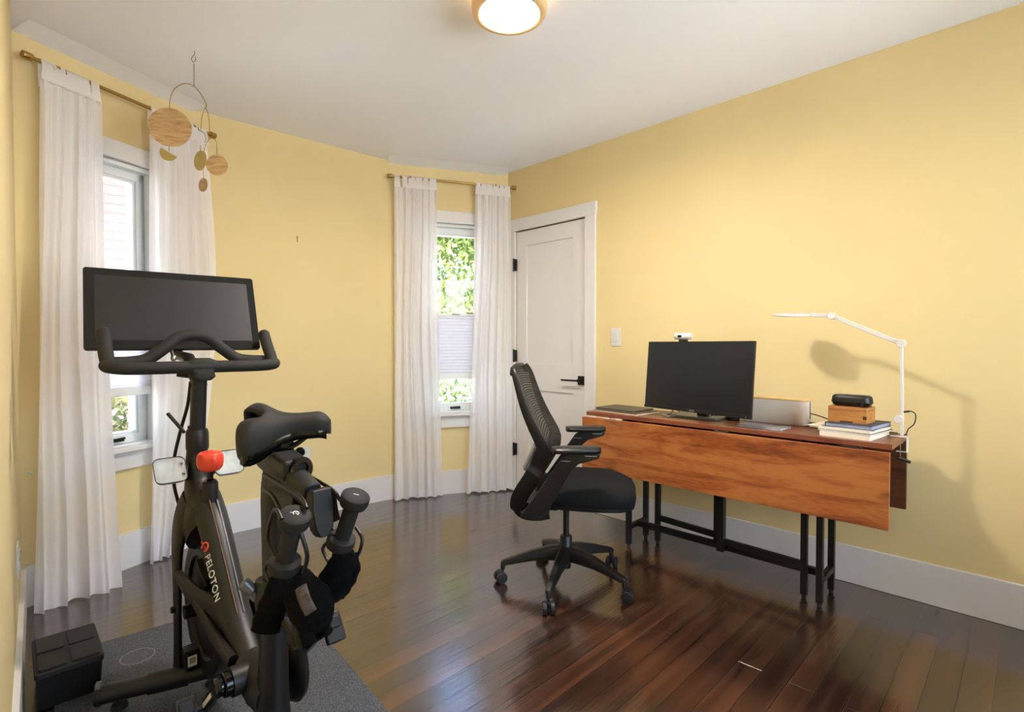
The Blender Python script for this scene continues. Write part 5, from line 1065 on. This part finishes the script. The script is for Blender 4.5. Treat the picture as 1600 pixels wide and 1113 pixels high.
glove('crumpled black glove dangling left under the emblem dumbbell', [(bl(455, 893, X1), 0.020), (bl(468, 915, X1), 0.036), (bl(482, 940, X1 + 0.01), 0.046), (bl(494, 966, X1 + 0.02), 0.044), (bl(500, 982, X1 + 0.02), 0.030)],
      ([bl(450, 895, X1 - 0.02), bl(438, 925, X1 - 0.03), bl(424, 955, X1 - 0.03), bl(415, 985, X1 - 0.03)], 0.030),
      [([bl(442, 972, X1), bl(450, 975, X1), bl(458, 992, X1), bl(464, 1014, X1)], 0.013, 'glovegrey'), ([bl(462, 950, X1), bl(468, 985, X1), bl(473, 1010, X1)], 0.014, 'glovegrey'), ([bl(476, 975, X1), bl(480, 992, X1), bl(483, 1008, X1)], 0.016, 'glove'), ([bl(488, 972, X1 + 0.03), bl(494, 988, X1 + 0.03), bl(498, 1000, X1 + 0.03)], 0.016, 'glove'), ([bl(499, 962, X1 + 0.04), bl(506, 978, X1 + 0.04), bl(513, 990, X1 + 0.04)], 0.014, 'glove')],
      ([bl(470, 918, X1 - 0.045), bl(476, 938, X1 - 0.05), bl(486, 958, X1 - 0.045)], 0.011, 'glovemesh'), (0.37, 0.93, 0))
X2 = 0.07
glove('crumpled black glove dangling right under the other dumbbell', [(bl(537, 862, X2), 0.022), (bl(533, 885, X2), 0.034), (bl(524, 910, X2), 0.040), (bl(512, 935, X2), 0.030)],
      ([bl(545, 868, X2 + 0.02), bl(549, 890, X2 + 0.02), bl(538, 915, X2 + 0.02), bl(526, 932, X2 + 0.02)], 0.020),
      [([bl(508, 915, X2 - 0.02), bl(501, 930, X2 - 0.02), bl(496, 946, X2 - 0.02)], 0.015, 'glove'), ([bl(516, 926, X2), bl(509, 940, X2), bl(500, 952, X2)], 0.012, 'glovegrey')], None, (0.37, 0.93, 0))
# warning label on the black unit beside the fork foot
q = Vector((-0.045, -0.055, 0.115)); mb = MB(); mb.box(q, (0.045, 0.05, 0.06)); un = mb.done('sensor_box', 'black', bk, bevel=0.004)
mb = MB(); mb.box(q + Vector((0.0, -0.0258, -0.004)), (0.026, 0.0008, 0.034)); lb = mb.done('label_sticker', 'whiteink', un)
for i in range(6):
    mb = MB(); mb.box(q + Vector((-0.007 + 0.0028 * i, -0.0264, -0.002)), (0.0012 + 0.0006 * (i % 2), 0.0006, 0.018)); mb.done('printed_bar', 'black', lb)

# ------------------------------------------------------------------ mobile hanging from the ceiling
MY = 2.45
def mq(x, y, dy=0.0): return at(x, y, MY + dy)
hk = mq(303, 82); mo = thing('hanging_mobile', 'brass and wood hanging mobile in front of the left window', 'mobile', (hk.x, hk.y, CEIL), 0)
def ml(x, y, dy=0.0): return mq(x, y, dy) - Vector((hk.x, hk.y, CEIL))
def wire(nm, pts, r, mat, par=mo, k=6, closed=False): mb = MB(); mb.tube(catmull(pts, k, closed), r, 8, closed=closed); return mb.done(nm, mat, par, smooth=60)
ch0 = ml(303, 98); wire('ceiling_hook', [Vector((0, 0, 0)), Vector((0.004, 0, -0.012)), ml(300, 90), ml(299, 93), ml(302, 97), ml(306, 93), ml(305, 89)], 0.0012, 'chain')
def chain(a, b, n, par=mo):
    a, b = Vector(a), Vector(b); d = (b - a).normalized(); L = (b - a).length / n; mb = MB(); u = d.orthogonal().normalized(); v = d.cross(u)
    for i in range(n):
        c = a + d * L * (i + 0.5); s_ = (u if i % 2 else v)
        mb.tube([c + d * (L * 0.62 * math.cos(t)) + s_ * (0.0026 * math.sin(t)) for t in [j * PI / 5 for j in range(10)]], 0.0007, 5, closed=True)
    return mb.done('chain', 'chain', par, smooth=60)
chain(ml(303, 99), ml(303, 135), 14)
wire('brass_arch', [ml(265, 163), ml(267, 150), ml(275, 137), ml(289, 130.5), ml(303, 135), ml(313, 146), ml(320, 158), ml(323, 166)], 0.0017, 'brass')
chain(ml(265, 163), ml(265, 173), 4)
def disc(nm, c, r, rx, mat, yaw, th=0.004, roll=0.0, half=False):
    n_ = Vector((math.sin(yaw), -math.cos(yaw), 0)); m = frame(c, (math.cos(yaw), math.sin(yaw), 0), (0, 0, 1)) @ Matrix.Rotation(roll, 4, 'Z')
    if half: poly = [(r * math.cos(a), r * math.sin(a)) for a in [PI + PI * i / 24 for i in range(25)]]
    else: poly = [(r * math.cos(a), r * math.sin(a)) for a in [2 * PI * i / 48 for i in range(48)]]
    mb = MB(); mb.prism(poly, th, m); return mb.done(nm, mat, mo, smooth=40)
disc('wooden_disc', ml(265.5, 199), 0.088, 1, 'disc', math.radians(18), 0.005, math.radians(-20))
chain(ml(264, 225), ml(264, 236), 4)
disc('brass_half_disc', ml(264, 238), 0.040, 1, 'pebrass', math.radians(8), 0.0012, math.radians(-30), True)
chain(ml(323, 163), ml(321, 169), 2)
wire('brass_arch', [ml(314, 201), ml(315, 186), ml(318, 174), ml(321, 169), ml(325, 177), ml(327, 192), ml(327.5, 208)], 0.0016, 'brass')
chain(ml(314, 201), ml(313, 205), 2)
wire('brass_arch', [ml(313, 205), ml(319, 208, -0.03), ml(322, 220, -0.06), ml(319, 222, -0.06)], 0.0014, 'brass')
wire('brass_arch', [ml(318, 277), ml(317, 255), ml(319, 235), ml(325, 220), ml(332, 216), ml(338, 222), ml(339, 230)], 0.0014, 'brass')
chain(ml(339, 230), ml(339, 243), 5); chain(ml(313, 227), ml(313, 236), 3); chain(ml(318, 277), ml(318, 281), 2)
disc('brass_disc', ml(313, 251), 0.0455, 1, 'pebrass', math.radians(-26), 0.0012)
disc('small_wooden_disc', ml(339, 258), 0.0475, 1, 'disc', math.radians(5), 0.004, math.radians(40))
disc('tiny_wooden_disc', ml(317.5, 289), 0.031, 1, 'disc', math.radians(-26), 0.003)
